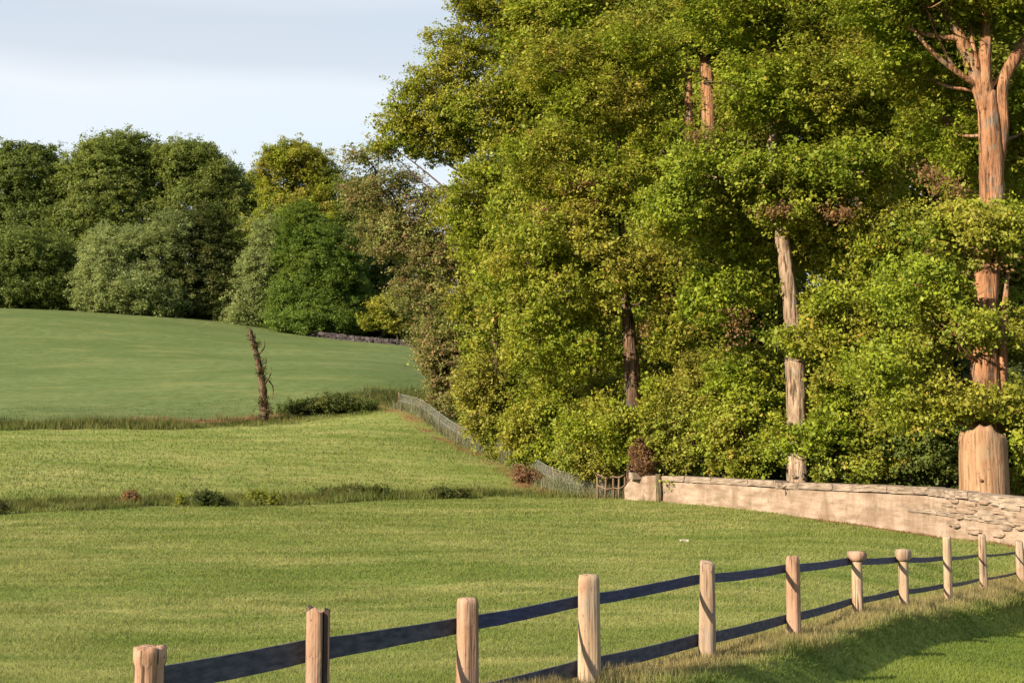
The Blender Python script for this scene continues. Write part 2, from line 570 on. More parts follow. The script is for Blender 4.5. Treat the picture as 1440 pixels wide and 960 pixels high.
def grow():
    x, y = scatter(900000, 8.0, 62)
    z, sd, dd, hd, wd = zones(x, y)
    ok = (sd < 0.7) & (dd > 0.2) & (wd < 0.2)
    xx, yy = x[ok], y[ok]
    s = np.clip(yy / 14, 0.8, 3.2)
    h = RNG.uniform(0.018, 0.045, len(xx)) * s ** 0.5 * (1 + 0.3 * wob(xx, yy, 1.4) + 0.3 * wob(xx, yy * 2, 4.1, 3))
    blades('meadow_grass', xx, yy, h, 0.0105 * s, 'short yellowish green grass of the mown meadow behind the post fence', 1.2)
    ok = (sd >= 0.7) & (y < 34)
    xx, yy = x[ok], y[ok]
    xs, ys = scatter(260000, 7.0, 36)
    _, s2, *_ = zones(xs, ys)
    k = s2 >= 0.65
    xx, yy = np.concatenate([xx, xs[k]]), np.concatenate([yy, ys[k]])
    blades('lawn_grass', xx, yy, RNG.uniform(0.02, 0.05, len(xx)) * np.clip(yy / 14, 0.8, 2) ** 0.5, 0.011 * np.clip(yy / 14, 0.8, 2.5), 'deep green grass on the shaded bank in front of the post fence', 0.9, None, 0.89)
    # middle field and hill
    x, y = scatter(240000, 42, 160, 0.46)
    z, sd, dd, hd, wd = zones(x, y)
    ok = (dd < -2.5) & (wd < 0.1) & (hd > 0.5)
    blades('bank_grass', x[ok], y[ok], RNG.uniform(0.05, 0.13, ok.sum()), np.full(ok.sum(), 0.05), 'rougher green grass on the sloping middle field below the leaning snag', 1.1)
    ok = (hd < -1.5) & (hd > -9) & (wd < 0.1)
    blades('hill_grass', x[ok], y[ok], RNG.uniform(0.02, 0.06, ok.sum()), np.full(ok.sum(), 0.07), 'grass of the far hill field, its shade painted in as dull blue green', 1.2)
    # rank growth along the ditch and the field hedge
    x, y = scatter(260000, 38, 62)
    z, sd, dd, hd, wd = zones(x, y)
    ok = (z['z_rank'] > 0.25) & (hd > 5) & (wd < 0.2) & (wob(x, y, 1.6, 4) > -0.55)
    xx, yy = x[ok], y[ok]
    blades('ditch_grass', xx, yy, RNG.uniform(0.1, 0.52, len(xx)) * np.clip(0.62 + 0.45 * wob(xx, yy, 0.45, 1) + 0.4 * wob(xx, yy, 1.7, 4), .12, 1.4), np.full(len(xx), 0.028), 'dark rank grass and weeds along the ditch at the far edge of the meadow', 0.5)
    x, y = scatter(230000, 70, 96)
    z, sd, dd, hd, wd = zones(x, y)
    ok = ((z['z_rank'] > 0.25) | (z['z_dry'] > 0.3)) & (hd < 4) & (wd < 0.2)
    xx, yy = x[ok], y[ok]
    blades('boundary_grass', xx, yy, RNG.uniform(0.15, 0.7, len(xx)) * np.clip(0.6 + 0.45 * wob(xx, yy, 0.3, 1) + 0.4 * wob(xx, yy, 1.1, 4), .12, 1.4), np.full(len(xx), 0.045), 'tall dark rough grass along the field boundary at the snag\'s foot', 0.5)
    # tall dry grass along the fence foot
    n = 100000
    t = RNG.uniform(0, 1, n) ** 0.8
    seg = np.clip((t * (len(FLINE) - 3) + 1), 1, len(FLINE) - 2.001)
    i = seg.astype(int)
    fr = (seg - i)[:, None]
    q = FLINE[i, :2] * (1 - fr) + FLINE[i + 1, :2] * fr
    e = FLINE[i + 1, :2] - FLINE[i, :2]
    e /= np.linalg.norm(e, axis=1)[:, None]
    off = RNG.normal(0.06, 0.28, n)
    xx, yy = q[:, 0] + e[:, 1] * off, q[:, 1] - e[:, 0] * off
    ok = (wob(xx, yy, 2.1, 2) > -0.7) & (off < 0.6)
    xx, yy = xx[ok], yy[ok]
    h = (0.03 + 0.17 * RNG.uniform(0, 1, len(xx)) ** 1.7) * (0.8 + 0.45 * wob(xx, yy, 1.1)) * np.clip(yy / 16, 0.8, 1.5)
    blades('dry_grass', xx, yy, h, 0.008 * np.clip(yy / 12, 0.8, 2.2), 'straw coloured tall grass at the foot of the fence posts', 0.4, 0.55)
    # pale weeds through the wire netting
    n = 52000
    L = spline(WIREL, 400)
    i = RNG.integers(0, 400, n)
    xx = L[i, 0] + RNG.normal(0.25, 0.30, n)
    yy = L[i, 1] + RNG.normal(0.2, 0.35, n)
    return xx, yy


WEEDS = grow()


# ------------------------------------------------------------------ foliage
SUNNY = []     # stretches of trunk that the low sun reaches through gaps in the leaves: (point, radius)
EXCL = []      # gaps in the foliage where the photograph shows bare trunks: (x0,x1,y0,y1,depth)


def leaf_cloud(centres, rad, n_each, size, flat=0.6, sub=7, crown_c=None, up=0.45):
    """kite-shaped leaves gathered in sprays round the clump centres"""
    m = len(centres)
    subc = np.repeat(centres, sub, 0) + RNG.normal(0, 1, (m * sub, 3)) * np.repeat(rad, sub)[:, None] * np.array([0.66, 0.66, 0.66 * flat])
    per = max(1, int(n_each / sub))
    c = np.repeat(subc, per, 0)
    rr = np.repeat(np.repeat(rad, sub), per)
    n = len(c)
    p = c + RNG.normal(0, 1, (n, 3)) * rr[:, None] * np.array([0.28, 0.28, 0.18])
    tone = np.clip(np.repeat(np.repeat(RNG.normal(0.5, 0.2, m), sub), per) + RNG.normal(0, 0.2, n), 0, 1)
    hue = np.clip(np.repeat(RNG.uniform(0, 1, m * sub), per) * 0.75 + RNG.uniform(0, 1, n) * 0.25, 0, 1)
    if EXCL:
        X, Y, D = proj(p)
        keep = np.ones(n, bool)
        jx, jy = RNG.normal(0, 5, n), RNG.normal(0, 5, n)
        for (x0, x1, y0, y1, dm) in EXCL:
            keep &= ~((X + jx > x0) & (X + jx < x1) & (Y + jy > y0) & (Y + jy < y1) & (D < dm))
        S = np.array(SUN)
        for (q, r) in SUNNY:
            w = p - q
            t = w @ S
            near = (t > 0.15) & (t < 26)
            w = w[near] - t[near, None] * S
            k2 = np.ones(n, bool)
            k2[near] = np.linalg.norm(w, axis=1) > r * RNG.uniform(.7, 1.15, near.sum())
            keep &= k2
        p, tone, hue, c = p[keep], tone[keep], hue[keep], c[keep]
        n = len(p)
    out = p - (crown_c if crown_c is not None else centres.mean(0))
    out /= np.linalg.norm(out, axis=1)[:, None] + 1e-6
    nrm = out * 0.55 + np.array([0, 0, up]) + RNG.normal(0, 0.55, (n, 3))
    nrm /= np.linalg.norm(nrm, axis=1)[:, None]
    a = RNG.normal(0, 1, (n, 3))
    a -= nrm * np.sum(a * nrm, 1)[:, None]
    a /= np.linalg.norm(a, axis=1)[:, None] + 1e-6
    b = np.cross(nrm, a)
    s = size * np.clip(RNG.lognormal(-0.05, 0.36, n), .4, 2.0)[:, None]
    v = np.stack([p - a * s * 0.5, p + b * s * 0.34 + nrm * s * 0.12 - a * s * .05, p + a * s * 0.55 - nrm * s * 0.08, p - b * s * 0.34 + nrm * s * 0.12 - a * s * .05], 1).reshape(-1, 3)
    f = np.arange(n * 4).reshape(-1, 4)
    return v, f, np.repeat(tone, 4), np.repeat(hue, 4)


def lobe_clumps(lobes, per_area, cr):
    """clump centres on the outer part of each lobe (centre, (rx,ry,rz))"""
    C, R, own = [], [], []
    for k, (c, r) in enumerate(lobes):
        r = np.asarray(r, float)
        area = 4 * math.pi * ((r[0] * r[1]) ** 1.6 / 3 + (r[0] * r[2]) ** 1.6 / 3 + (r[1] * r[2]) ** 1.6 / 3) ** (1 / 1.6)
        n = max(6, int(area * per_area))
        d = RNG.normal(0, 1, (n, 3))
        d /= np.linalg.norm(d, axis=1)[:, None]
        d = d[(d[:, 2] > -0.85) | (RNG.uniform(0, 1, n) < 0.6)]
        q = RNG.uniform(0.5, 1.08, len(d)) ** 0.6
        C.append(c + d * q[:, None] * r)
        R.append(cr * RNG.uniform(0.65, 1.4, len(d)))
        own += [k] * len(d)
    return np.vstack(C), np.concatenate(R), np.array(own)


def make_plant(name, label, cat, base, trunk, lobes, lmat, bmat, leaf=0.14, cr=0.7, dens=1.3, fill=0.62, group=None, limbs=(), flat=0.8, twigs=3, auto_limbs=True, dead=(), limb_from=.25):
    """tree or bush: trunk [(point, radius)...]; extra limbs [[(point, radius)...]...]; lobes [(centre, radii)]"""
    root = empty(name, base)
    tag(root, label, cat, group)
    tp = np.array([list(p) + [r] for p, r in trunk])
    mb = MB()
    s = spline(tp, max(8, len(tp) * 6))
    mb.tube(s[:, :3], np.maximum(s[:, 3], 0.01), 10, rough=0.06)
    tname = 'trunk' if cat == 'tree' else 'stem'
    mb.build(tname, bmat, root)
    for L in limbs:
        q = np.array([list(p) + [r] for p, r in L])
        s2 = spline(q, max(6, len(q) * 5))
        b2 = MB()
        b2.tube(s2[:, :3], np.maximum(s2[:, 3], 0.008), 8, rough=0.06)
        b2.build('limb', bmat, root)
    C, R, own = lobe_clumps(lobes, 1.65 * dens / (cr * cr * 3.14), cr)
    for k, (c, r) in enumerate(lobes):
        tw = MB()
        c = np.asarray(c, float)
        # start on the trunk a little below the lobe
        if auto_limbs:
            hz = np.clip(c[2] - 0.55 * np.hypot(*(c[:2] - s[len(s) // 2, :2])), s[0, 2] + limb_from * (s[-1, 2] - s[0, 2]), s[-1, 2])
            low = c[2] < s[0, 2] + limb_from * (s[-1, 2] - s[0, 2]) - .3
            if low: hz = c[2]
            j = int(np.argmin(np.abs(s[:, 2] - hz)))
            a = s[j, :3]
            midp = (a + c) / 2 + np.array([RNG.normal(0, .25), RNG.normal(0, .25) + (.5 if low else 0), -0.12 * np.linalg.norm(c - a)])
            ps = spline([a, midp, c], 8)
            r0 = .035 if low else min(s[j, 3] * 0.5, 0.03 + 0.014 * np.linalg.norm(c - a), .10)
            tw.tube(ps, np.linspace(r0, 0.025, 8), 6, False, 0.05)
        ii = np.where(own == k)[0]
        if len(ii):
            for i in RNG.choice(ii, min(len(ii), twigs * 3), replace=False):
                e = C[i]
                mm = (c + e) / 2 + RNG.normal(0, 0.12, 3)
                tw.tube(spline([c, mm, e], 5), np.linspace(0.03, 0.008, 5), 4, False)
        if tw.n: tw.build('branch', bmat if cat == 'tree' else TWIG, root)
    leaf *= 0.8
    n_each = fill * 6.3 * cr * cr / (leaf * leaf * 0.36)
    cc = np.mean([l[0] for l in lobes], 0)
    v, f, t, h = leaf_cloud(C, R, n_each, leaf, flat, crown_c=cc)
    mesh_obj('crown' if cat == 'tree' else 'foliage', v, f, lmat, root, False, {'tone': t, 'hue': h})
    for q in dead:
        c, r = px_lobe(*q)
        C2 = c + RNG.normal(0, .45, (14, 3)) * np.array(r)
        v, f, t, h = leaf_cloud(C2, np.full(14, .34), 34, leaf * .8)
        mesh_obj('dead_leaves', v, f, L_RED, root, False, {'tone': t, 'hue': h})
    return root


def px_lobe(px, py, d, rpx, rpy=None, rd=None):
    c = P(px, py, d)
    k = d / F
    rpy = rpy or rpx
    return (c, (rpx * k, (rd or rpx * k), rpy * k))


def trunk_px(pts, d, extra=()):
    return [(P(a, b, d + (q[0] if q else 0)), r * d / F) for a, b, r, *q in pts]


# leaf colours
L_OAK = leaf_mat('oak_leaf', (0.16, 0.23, 0.02), (0.40, 0.49, 0.036), (0.54, 0.38, 0.08), 0.09)
L_OAK2 = leaf_mat('beech_leaf', (0.135, 0.19, 0.02), (0.34, 0.42, 0.038), (0.50, 0.36, 0.08), 0.09)
L_GOLD = leaf_mat('golden_leaf', (0.165, 0.225, 0.02), (0.42, 0.485, 0.036), (0.56, 0.38, 0.09), 0.10)
L_RUST = leaf_mat('rust_leaf', (0.15, 0.19, 0.045), (0.36, 0.39, 0.10), (0.42, 0.25, 0.14), 0.22, patch=0.5)
L_SHRUB = leaf_mat('shrub_leaf', (0.165, 0.22, 0.026), (0.41, 0.47, 0.05), (0.54, 0.38, 0.09), 0.09)
L_DEEP = leaf_mat('deep_green_leaf', (0.105, 0.165, 0.035), (0.27, 0.345, 0.07), (0.13, 0.13, 0.02), 0.06, trans=0.5)  # darker, cooler green paints in the shade on the far trees
L_MID = leaf_mat('mid_green_leaf', (0.13, 0.19, 0.04), (0.32, 0.39, 0.075), (0.17, 0.17, 0.025), 0.06, trans=0.5)
L_PALE = leaf_mat('pale_green_leaf', (0.22, 0.29, 0.095), (0.42, 0.49, 0.175), (0.30, 0.35, 0.08), 0.06, trans=0.5)
L_BRIGHT = leaf_mat('bright_green_leaf', (0.095, 0.18, 0.024), (0.23, 0.34, 0.048), (0.18, 0.19, 0.02), 0.05, trans=0.5)
L_DARKSCRUB = leaf_mat('scrub_leaf', (0.05, 0.08, 0.018), (0.12, 0.165, 0.032), (0.20, 0.16, 0.04), 0.08)
L_SHADE = leaf_mat('shade_leaf', (0.035, 0.06, 0.014), (0.085, 0.12, 0.024), (0.12, 0.10, 0.03), 0.06, trans=0.2)  # leaf colour darkened to paint the shaded gaps under trees and between bushes
L_SCRUB2 = leaf_mat('field_scrub_leaf', (0.06, 0.10, 0.02), (0.16, 0.21, 0.04), (0.22, 0.18, 0.05), 0.08)
L_RED = leaf_mat('red_brown_leaf', (0.19, 0.10, 0.055), (0.36, 0.20, 0.11), (0.38, 0.24, 0.08), 0.25)


# ---- the wood on the right
EXCL += [(1374, 1420, 118, 282, 36.7), (1345, 1440, 45, 150, 36.5), (1366, 1412, 380, 436, 36.7), (1364, 1404, 492, 540, 36.7), (1404, 1420, 440, 545, 36.7),
         (1088, 1128, 328, 460, 43.6), (1102, 1140, 502, 600, 43.6), (1102, 1142, 645, 690, 43.6),
         (984, 1008, 92, 174, 59.0), (960, 978, 108, 176, 59.0), (874, 902, 412, 580, 52.2), (690, 706, 436, 526, 76),
         (1345, 1424, 590, 720, 36.0)]


for _x0, _y0, _x1, _y1, _d, _n, _r in [(1386, 140, 1392, 185, 36.6, 2, .6), (1352, 60, 1372, 100, 36.4, 2, .5), (1387, 60, 1387, 110, 36.3, 2, .4), (1425, 85, 1412, 150, 36.4, 2, .5), (1395, 240, 1395, 275, 36.6, 2, .5), (1386, 400, 1385, 425, 36.6, 1, .5), (1384, 505, 1386, 530, 36.6, 2, .5),
                                     (1100, 335, 1110, 440, 43.5, 4, .5), (1118, 520, 1120, 585, 43.5, 3, .45), (1121, 655, 1121, 675, 43.5, 1, .45), (995, 100, 996, 165, 59, 3, .45), (968, 115, 968, 165, 58.8, 2, .35), (879, 420, 889, 560, 52, 3, .4)]:
    for _t in np.linspace(0, 1, _n):
        SUNNY.append((P(_x0 + (_x1 - _x0) * _t, _y0 + (_y1 - _y0) * _t, _d - .3), _r))


def rand_lobes(specs):
    out = []
    for (px, py, d, r, *o) in specs:
        out.append(px_lobe(px, py, d, r, o[0] if o else r * 0.72, o[1] if len(o) > 1 else None))
    return out


def build_wood():
    # big forked oak at the right edge
    d = 36.6
    b = on_ground(1392, d)
    tr = [(b, .60), (P(1388, 570, d), .46), (P(1385, 440, d), .385), (P(1395, 280, d), .37), (P(1393, 190, d), .34), (P(1387, 130, d), .27)]
    limbs = [[(P(1388, 160, d), .26), (P(1371, 100, d - .1), .25), (P(1349, 52, d - .2), .19), (P(1325, 0, d - .4), .16), (P(1290, -90, d - .6), .09)],
             [(P(1388, 150, d), .22), (P(1385, 95, d - .25), .17), (P(1388, 45, d - .3), .15), (P(1392, -70, d), .09)],
             [(P(1402, 250, d), .16), (P(1411, 180, d - .1), .17), (P(1410, 120, d - .1), .17), (P(1432, 75, d - .1), .20), (P(1462, 25, d), .13), (P(1500, -60, d), .08)],
             [(P(1352, 54, d - .2), .12), (P(1320, 52, d - .3), .09), (P(1285, 44, d - .5), .06), (P(1240, 20, d - .6), .03)],
             [(P(1402, 600, d), .14), (P(1410, 520, d - .2), .13), (P(1411, 455, d - .2), .12), (P(1416, 380, d), .08)]]
    lobes = rand_lobes([(1300, 10, d - .6, 70, 34), (1400, 0, d - .8, 75, 30), (1480, -10, d - .3, 80, 60), (1350, -80, d, 120, 60), (1240, -20, d - .3, 75, 55), (1470, 150, d + .5, 50, 60),
                        (1330, 170, d + 1.6, 60, 70), (1290, 90, d + 1.2, 80, 40), (1440, 330, d - .5, 50, 40), (1360, 320, d - .7, 62, 26), (1420, 230, d + 1.6, 60, 60),
                        (1340, 470, d - .9, 70, 26), (1300, 400, d - .5, 70, 40), (1310, 575, d - .7, 66, 22), (1440, 460, d + .3, 40, 50), (1445, 590, d - .5, 36, 40), (1270, 520, d - .3, 70, 40), (1385, 566, d - 1.3, 46, 16), (1392, 462, d - 1.3, 46, 18), (1388, 330, d - 1.3, 52, 34), (1350, 455, d - 1.2, 40, 20)])
    make_plant('oak_tree', 'tall oak with a thick orange-brown trunk forking high above the broken stump', 'tree', b, tr, lobes, L_OAK, BARK_TAN, 0.12, .42, 1.0, .62, limbs=limbs, dead=[(1385, 378, d - 1.6, 28, 22), (1312, 246, d - .2, 20, 14), (1345, 268, d - .3, 22, 12)])

    # tree with the pale bare trunk
    d = 43.5
    b = on_ground(1121, d)
    tr = [(b, .42), (P(1121, 600, d), .37), (P(1118, 500, d), .36), (P(1112, 430, d), .28), (P(1104, 365, d), .26), (P(1097, 310, d), .25), (P(1085, 180, d), .17), (P(1080, 30, d), .12), (P(1085, -90, d), .06)]
    lobes = rand_lobes([(1090, 270, d - .8, 78, 40), (1180, 240, d - 1.4, 80, 48), (1010, 250, d - 1.0, 74, 44), (1230, 330, d - 1.2, 70, 40), (1150, 130, d - 1, 90, 52), (1050, 130, d - .6, 70, 50),
                        (1220, 90, d - .4, 80, 56), (1120, 20, d, 90, 54), (1190, -50, d, 100, 50), (1020, 20, d, 70, 50), (1250, 200, d - .2, 70, 50), (960, 300, d - .8, 60, 36),
                        (1190, 440, d - 1.6, 66, 38), (1060, 330, d + .8, 60, 34), (1250, 430, d - 1.0, 60, 42), (1200, 535, d - 1.3, 64, 34), (1150, 600, d - 1.0, 52, 20), (1235, 600, d - .6, 64, 34), (1020, 410, d + .8, 60, 40), (1170, 350, d + .5, 60, 40), (1118, 482, d - 1.3, 40, 16), (1118, 622, d - 1.3, 44, 18), (1100, 300, d - 1.3, 50, 24)])
    make_plant('oak_tree', 'tree with a pale bare trunk rising just behind the middle of the wall', 'tree', b, tr, lobes, L_OAK, BARK_GREY, 0.135, .48, 1.0, .62, limb_from=.52, dead=[(1048, 450, d - 1.0, 22, 40), (1090, 300, d - 2.4, 24, 8), (1180, 300, d - 2.6, 16, 10), (1245, 480, d - 2.0, 16, 12), (985, 195, d - 1.5, 20, 12)])

    # tree with the dark knotted trunk
    d = 52
    b = on_ground(892, d)
    tr = [(b, .36), (P(891, 590, d), .33), (P(887, 500, d), .33), (P(882, 440, d), .22), (P(877, 395, d), .16), (P(872, 250, d), .12), (P(868, 90, d), .06)]
    lobes = rand_lobes([(880, 375, d - .8, 66, 28), (800, 330, d - .6, 70, 40), (950, 390, d - .6, 56, 36), (860, 270, d - .6, 70, 44), (930, 210, d - .2, 58, 44), (780, 230, d, 70, 48), (850, 150, d, 70, 48),
                        (800, 410, d - .4, 58, 36), (960, 470, d - .4, 56, 34), (830, 480, d, 42, 44), (900, 80, d + .4, 70, 50), (790, 100, d + .8, 66, 50), (940, 560, d - .6, 50, 36), (850, 600, d - .6, 54, 34), (760, 480, d + .6, 50, 42), (740, 370, d + .8, 54, 40), (890, 612, d - 1.2, 40, 30), (870, 590, d - 1.4, 40, 20), (885, 400, d - 1.2, 40, 14)])
    make_plant('oak_tree', 'tree with a dark knotted trunk behind the left end of the wall', 'tree', b, tr, lobes, L_GOLD, BARK_DARK, 0.14, .5, 1.0, .6, limb_from=.42, dead=[(760, 300, d - .8, 22, 12), (935, 425, d - 1.4, 14, 12), (815, 255, d - 1.4, 26, 14), (838, 275, d - 1.4, 12, 20), (905, 470, d - 1.2, 14, 30)])

    # twin trunks seen high up
    d = 59
    b = on_ground(1000, d)
    tr = [(b, .36), (P(998, 400, d), .34), (P(996, 170, d), .34), (P(993, 95, d), .30), (P(990, 0, d), .2), (P(985, -120, d), .1)]
    limbs = [[(P(975, 560, d), .2), (P(968, 300, d), .2), (P(968, 120, d), .18), (P(960, 20, d), .1)]]
    lobes = rand_lobes([(980, 30, d - 1, 76, 44), (1060, 60, d - .4, 70, 44), (910, 60, d, 70, 48), (1020, -50, d, 90, 50), (930, -60, d, 90, 50), (900, 160, d + 1, 60, 50), (1040, 190, d + 1.4, 50, 50), (1100, -20, d + 1, 80, 50), (990, 330, d + .5, 70, 60), (920, 330, d + 1, 60, 60), (1050, 450, d, 60, 60), (980, 520, d, 60, 60), (908, 462, d + 1, 56, 50), (925, 540, d + 1, 50, 40)])
    make_plant('oak_tree', 'tree whose two orange-lit trunks show between leaves near the top centre', 'tree', b, tr, lobes, L_OAK2, BARK_TAN, 0.17, .6, 1.0, .6, limbs=limbs)

    # tall tree making the skyline against the clouds
    d = 75
    b = on_ground(712, d)
    tr = [(b, .34), (P(700, 530, d), .28), (P(697, 430, d), .25), (P(712, 280, d), .2), (P(735, 120, d), .15), (P(745, -40, d), .08)]
    limbs = [[(P(708, 330, d), .12), (P(670, 230, d), .08), (P(630, 150, d), .05), (P(610, 70, d), .02)],
             [(P(705, 370, d), .10), (P(650, 290, d), .07), (P(590, 235, d), .04), (P(540, 200, d), .015)]]
    lobes = rand_lobes([(632, 62, d, 30, 22), (650, 100, d - .5, 40, 26), (600, 120, d, 40, 26), (572, 160, d, 34, 20), (620, 165, d - .6, 46, 28), (680, 160, d - 1, 56, 44), (690, 60, d, 40, 36), (700, 10, d - .4, 52, 30), (760, 40, d - .8, 64, 44),
                        (740, 130, d - 1, 60, 44), (720, 230, d - 1, 64, 44), (670, 260, d - .8, 42, 26), (560, 185, d, 32, 14), (592, 205, d, 26, 12), (628, 215, d, 28, 14), (540, 205, d, 22, 10), (648, 190, d, 36, 24), (655, 300, d, 44, 30), (660, 5, d, 26, 14), (760, -50, d, 90, 50), (820, -20, d, 80, 50), (830, 90, d, 70, 50), (690, 340, d - .6, 54, 40), (760, 320, d, 60, 44), (680, 420, d - .3, 44, 36)])
    make_plant('oak_tree', 'tall ragged tree whose leafy left side stands against the sky', 'tree', b, tr, lobes, L_GOLD, TWIG, 0.16, .55, 0.95, .6, limbs=limbs)

    # thin reddish tree in front of it at the wood's corner
    d = 78
    b = on_ground(610, d + 6)
    d = 84
    tr = [(b, .3), (P(612, 460, d), .26), (P(606, 360, d), .2), (P(600, 310, d), .12), (P(598, 262, d), .05)]
    limbs = [[(P(606, 360, d), .16), (P(575, 310, d), .09), (P(535, 250, d), .05), (P(510, 215, d), .02)],
             [(P(606, 370, d), .14), (P(640, 320, d), .07), (P(665, 260, d), .03)]]
    lobes = rand_lobes([(515, 225, d, 28, 18), (540, 270, d, 38, 28), (580, 300, d, 40, 28), (620, 290, d, 36, 24), (560, 335, d, 46, 34), (620, 360, d - .6, 50, 36), (530, 320, d + 1, 36, 36), (570, 250, d, 22, 14), (640, 420, d - .6, 46, 40), (590, 410, d + .6, 40, 34), (505, 270, d + 1, 26, 26), (620, 480, d - 1, 42, 40), (660, 350, d - .6, 46, 40)])
    make_plant('thin_tree', 'thin reddish brown tree with sky gaps at the left corner of the wood', 'tree', b, tr, lobes, L_RUST, TWIG, 0.17, .5, 0.8, .42, limbs=limbs, twigs=7)

    # trees deeper in the wood that close it off
    deep = [(735, 86, 'tree far back in the wood behind the bushes above the wire netting', (740, 300), 80), (800, 72, 'tree with a slim trunk deep in the wood behind the skyline tree', (760, 120), 95), (930, 76, 'tree deep in the wood between the dark trunk and the twin trunks', (920, 180), 110), (1070, 70, 'tree deep in the wood behind the pale bare trunk', (1075, 160), 120),
            (1190, 62, 'tree deep in the wood between the pale trunk and the forked oak', (1200, 200), 120), (1310, 56, 'tree deep in the wood just left of the forked oak', (1310, 240), 120), (1450, 52, 'tree deep in the wood behind the forked oak at the right edge', (1440, 240), 110)]
    for k, (px, dd, lab, (cx, cy), w) in enumerate(deep):
        b = on_ground(px, dd)
        tr = [(b, .32), (P(px + 4, 480, dd), .27), (P(px - 4, 280, dd), .22), (P(px + 3, 60, dd), .14), (P(px, -140, dd), .06)]
        sp = []
        if k == 0: sp += [(px + RNG.uniform(-35, 60), 250 + q * 34, dd + RNG.uniform(-2, 2), 60, 44) for q in range(9)]; tr = tr[:3]; sp += [(715, 455, dd, 50, 40), (690, 500, dd, 44, 40), (745, 500, dd, 50, 40)]
        for j in range(17 if k else 0):
            sp.append((px + RNG.uniform(-w, w) * .8, -120 + j * 41 + RNG.uniform(-20, 20), dd + RNG.uniform(-2.5, 2.5), RNG.uniform(58, 84), RNG.uniform(44, 58)))
        make_plant('oak_tree', lab, 'tree', b, tr, rand_lobes(sp), [L_OAK2, L_OAK][k % 2], BARK_DARK if k % 2 else BARK_TAN, 0.22, .8, 1.0, .6)

    # undergrowth along the edge of the wood
    sh = [(648, 82, 'brownish bush spilling out at the top of the wire netting', L_RUST, [(640, 470, 40, 34), (625, 505, 26, 16), (660, 520, 40, 36), (680, 480, 40, 40), (650, 555, 22, 18), (640, 560, 24, 16), (670, 570, 34, 22), (614, 498, 26, 20), (622, 535, 26, 16), (618, 560, 20, 14)], .16),
          (700, 70, 'yellow green bush above the middle of the wire netting', L_SHRUB, [(700, 530, 46, 44), (735, 560, 44, 40), (690, 580, 36, 22), (720, 605, 36, 16), (670, 545, 30, 30), (680, 590, 30, 16), (700, 605, 34, 20), (730, 625, 32, 16)], .14),
          (770, 63, 'golden bush above the lower half of the wire netting', L_GOLD, [(770, 590, 48, 44), (800, 560, 48, 48), (760, 630, 36, 18), (800, 635, 44, 20), (735, 610, 28, 22), (780, 520, 40, 40), (750, 635, 30, 16), (780, 650, 36, 14), (815, 655, 34, 14)], .14),
          (845, 54.5, 'bushy yellow shrub left of the wall end and behind the stick rails', L_SHRUB, [(840, 610, 50, 46), (860, 560, 44, 40), (820, 640, 36, 18), (870, 640, 30, 16), (900, 600, 40, 34), (835, 655, 30, 14), (862, 652, 20, 14)], .13),
          (962, 49.3, 'leafy green shrub behind the wall right of the dark trunk', L_SHRUB, [(950, 610, 46, 42), (985, 570, 50, 42), (950, 640, 22, 14), (980, 645, 34, 18), (1000, 530, 40, 34)], .13),
          (1040, 46, 'dense green shrub behind the wall left of the pale trunk', L_OAK, [(1040, 600, 48, 44), (1070, 560, 44, 40), (1030, 650, 40, 22), (1075, 640, 30, 26), (1040, 520, 46, 36)], .13),
          (1185, 42.5, 'yellow green shrub behind the wall right of the pale trunk', L_SHRUB, [(1180, 630, 42, 32), (1215, 600, 44, 34), (1170, 665, 26, 10), (1220, 655, 40, 22), (1160, 585, 20, 30)], .12),
          (1275, 41.5, 'dark recessed shrub behind the wall left of the broken stump', L_DEEP, [(1270, 640, 46, 36), (1320, 630, 44, 40), (1300, 590, 50, 36), (1350, 610, 40, 50)], .13),
          (1455, 35.5, 'bright leafy bush right of the broken stump at the frame edge', L_OAK, [(1450, 640, 30, 44), (1470, 580, 44, 40), (1440, 680, 20, 14)], .12)]
    for px, dd, lab, lm, sp, lf in sh:
        b = on_ground(px, dd)
        tr = [(b, .09), (b + np.array([.1, 0, 1.2]), .07), (b + np.array([-.1, .1, 2.6]), .04)]
        make_plant('shrub', lab, 'shrub', b, tr, rand_lobes([(a, c, dd + RNG.uniform(-.6, .6), r, q) for a, c, r, q in sp]), lm, TWIG, lf, .42, 1.0, .6)


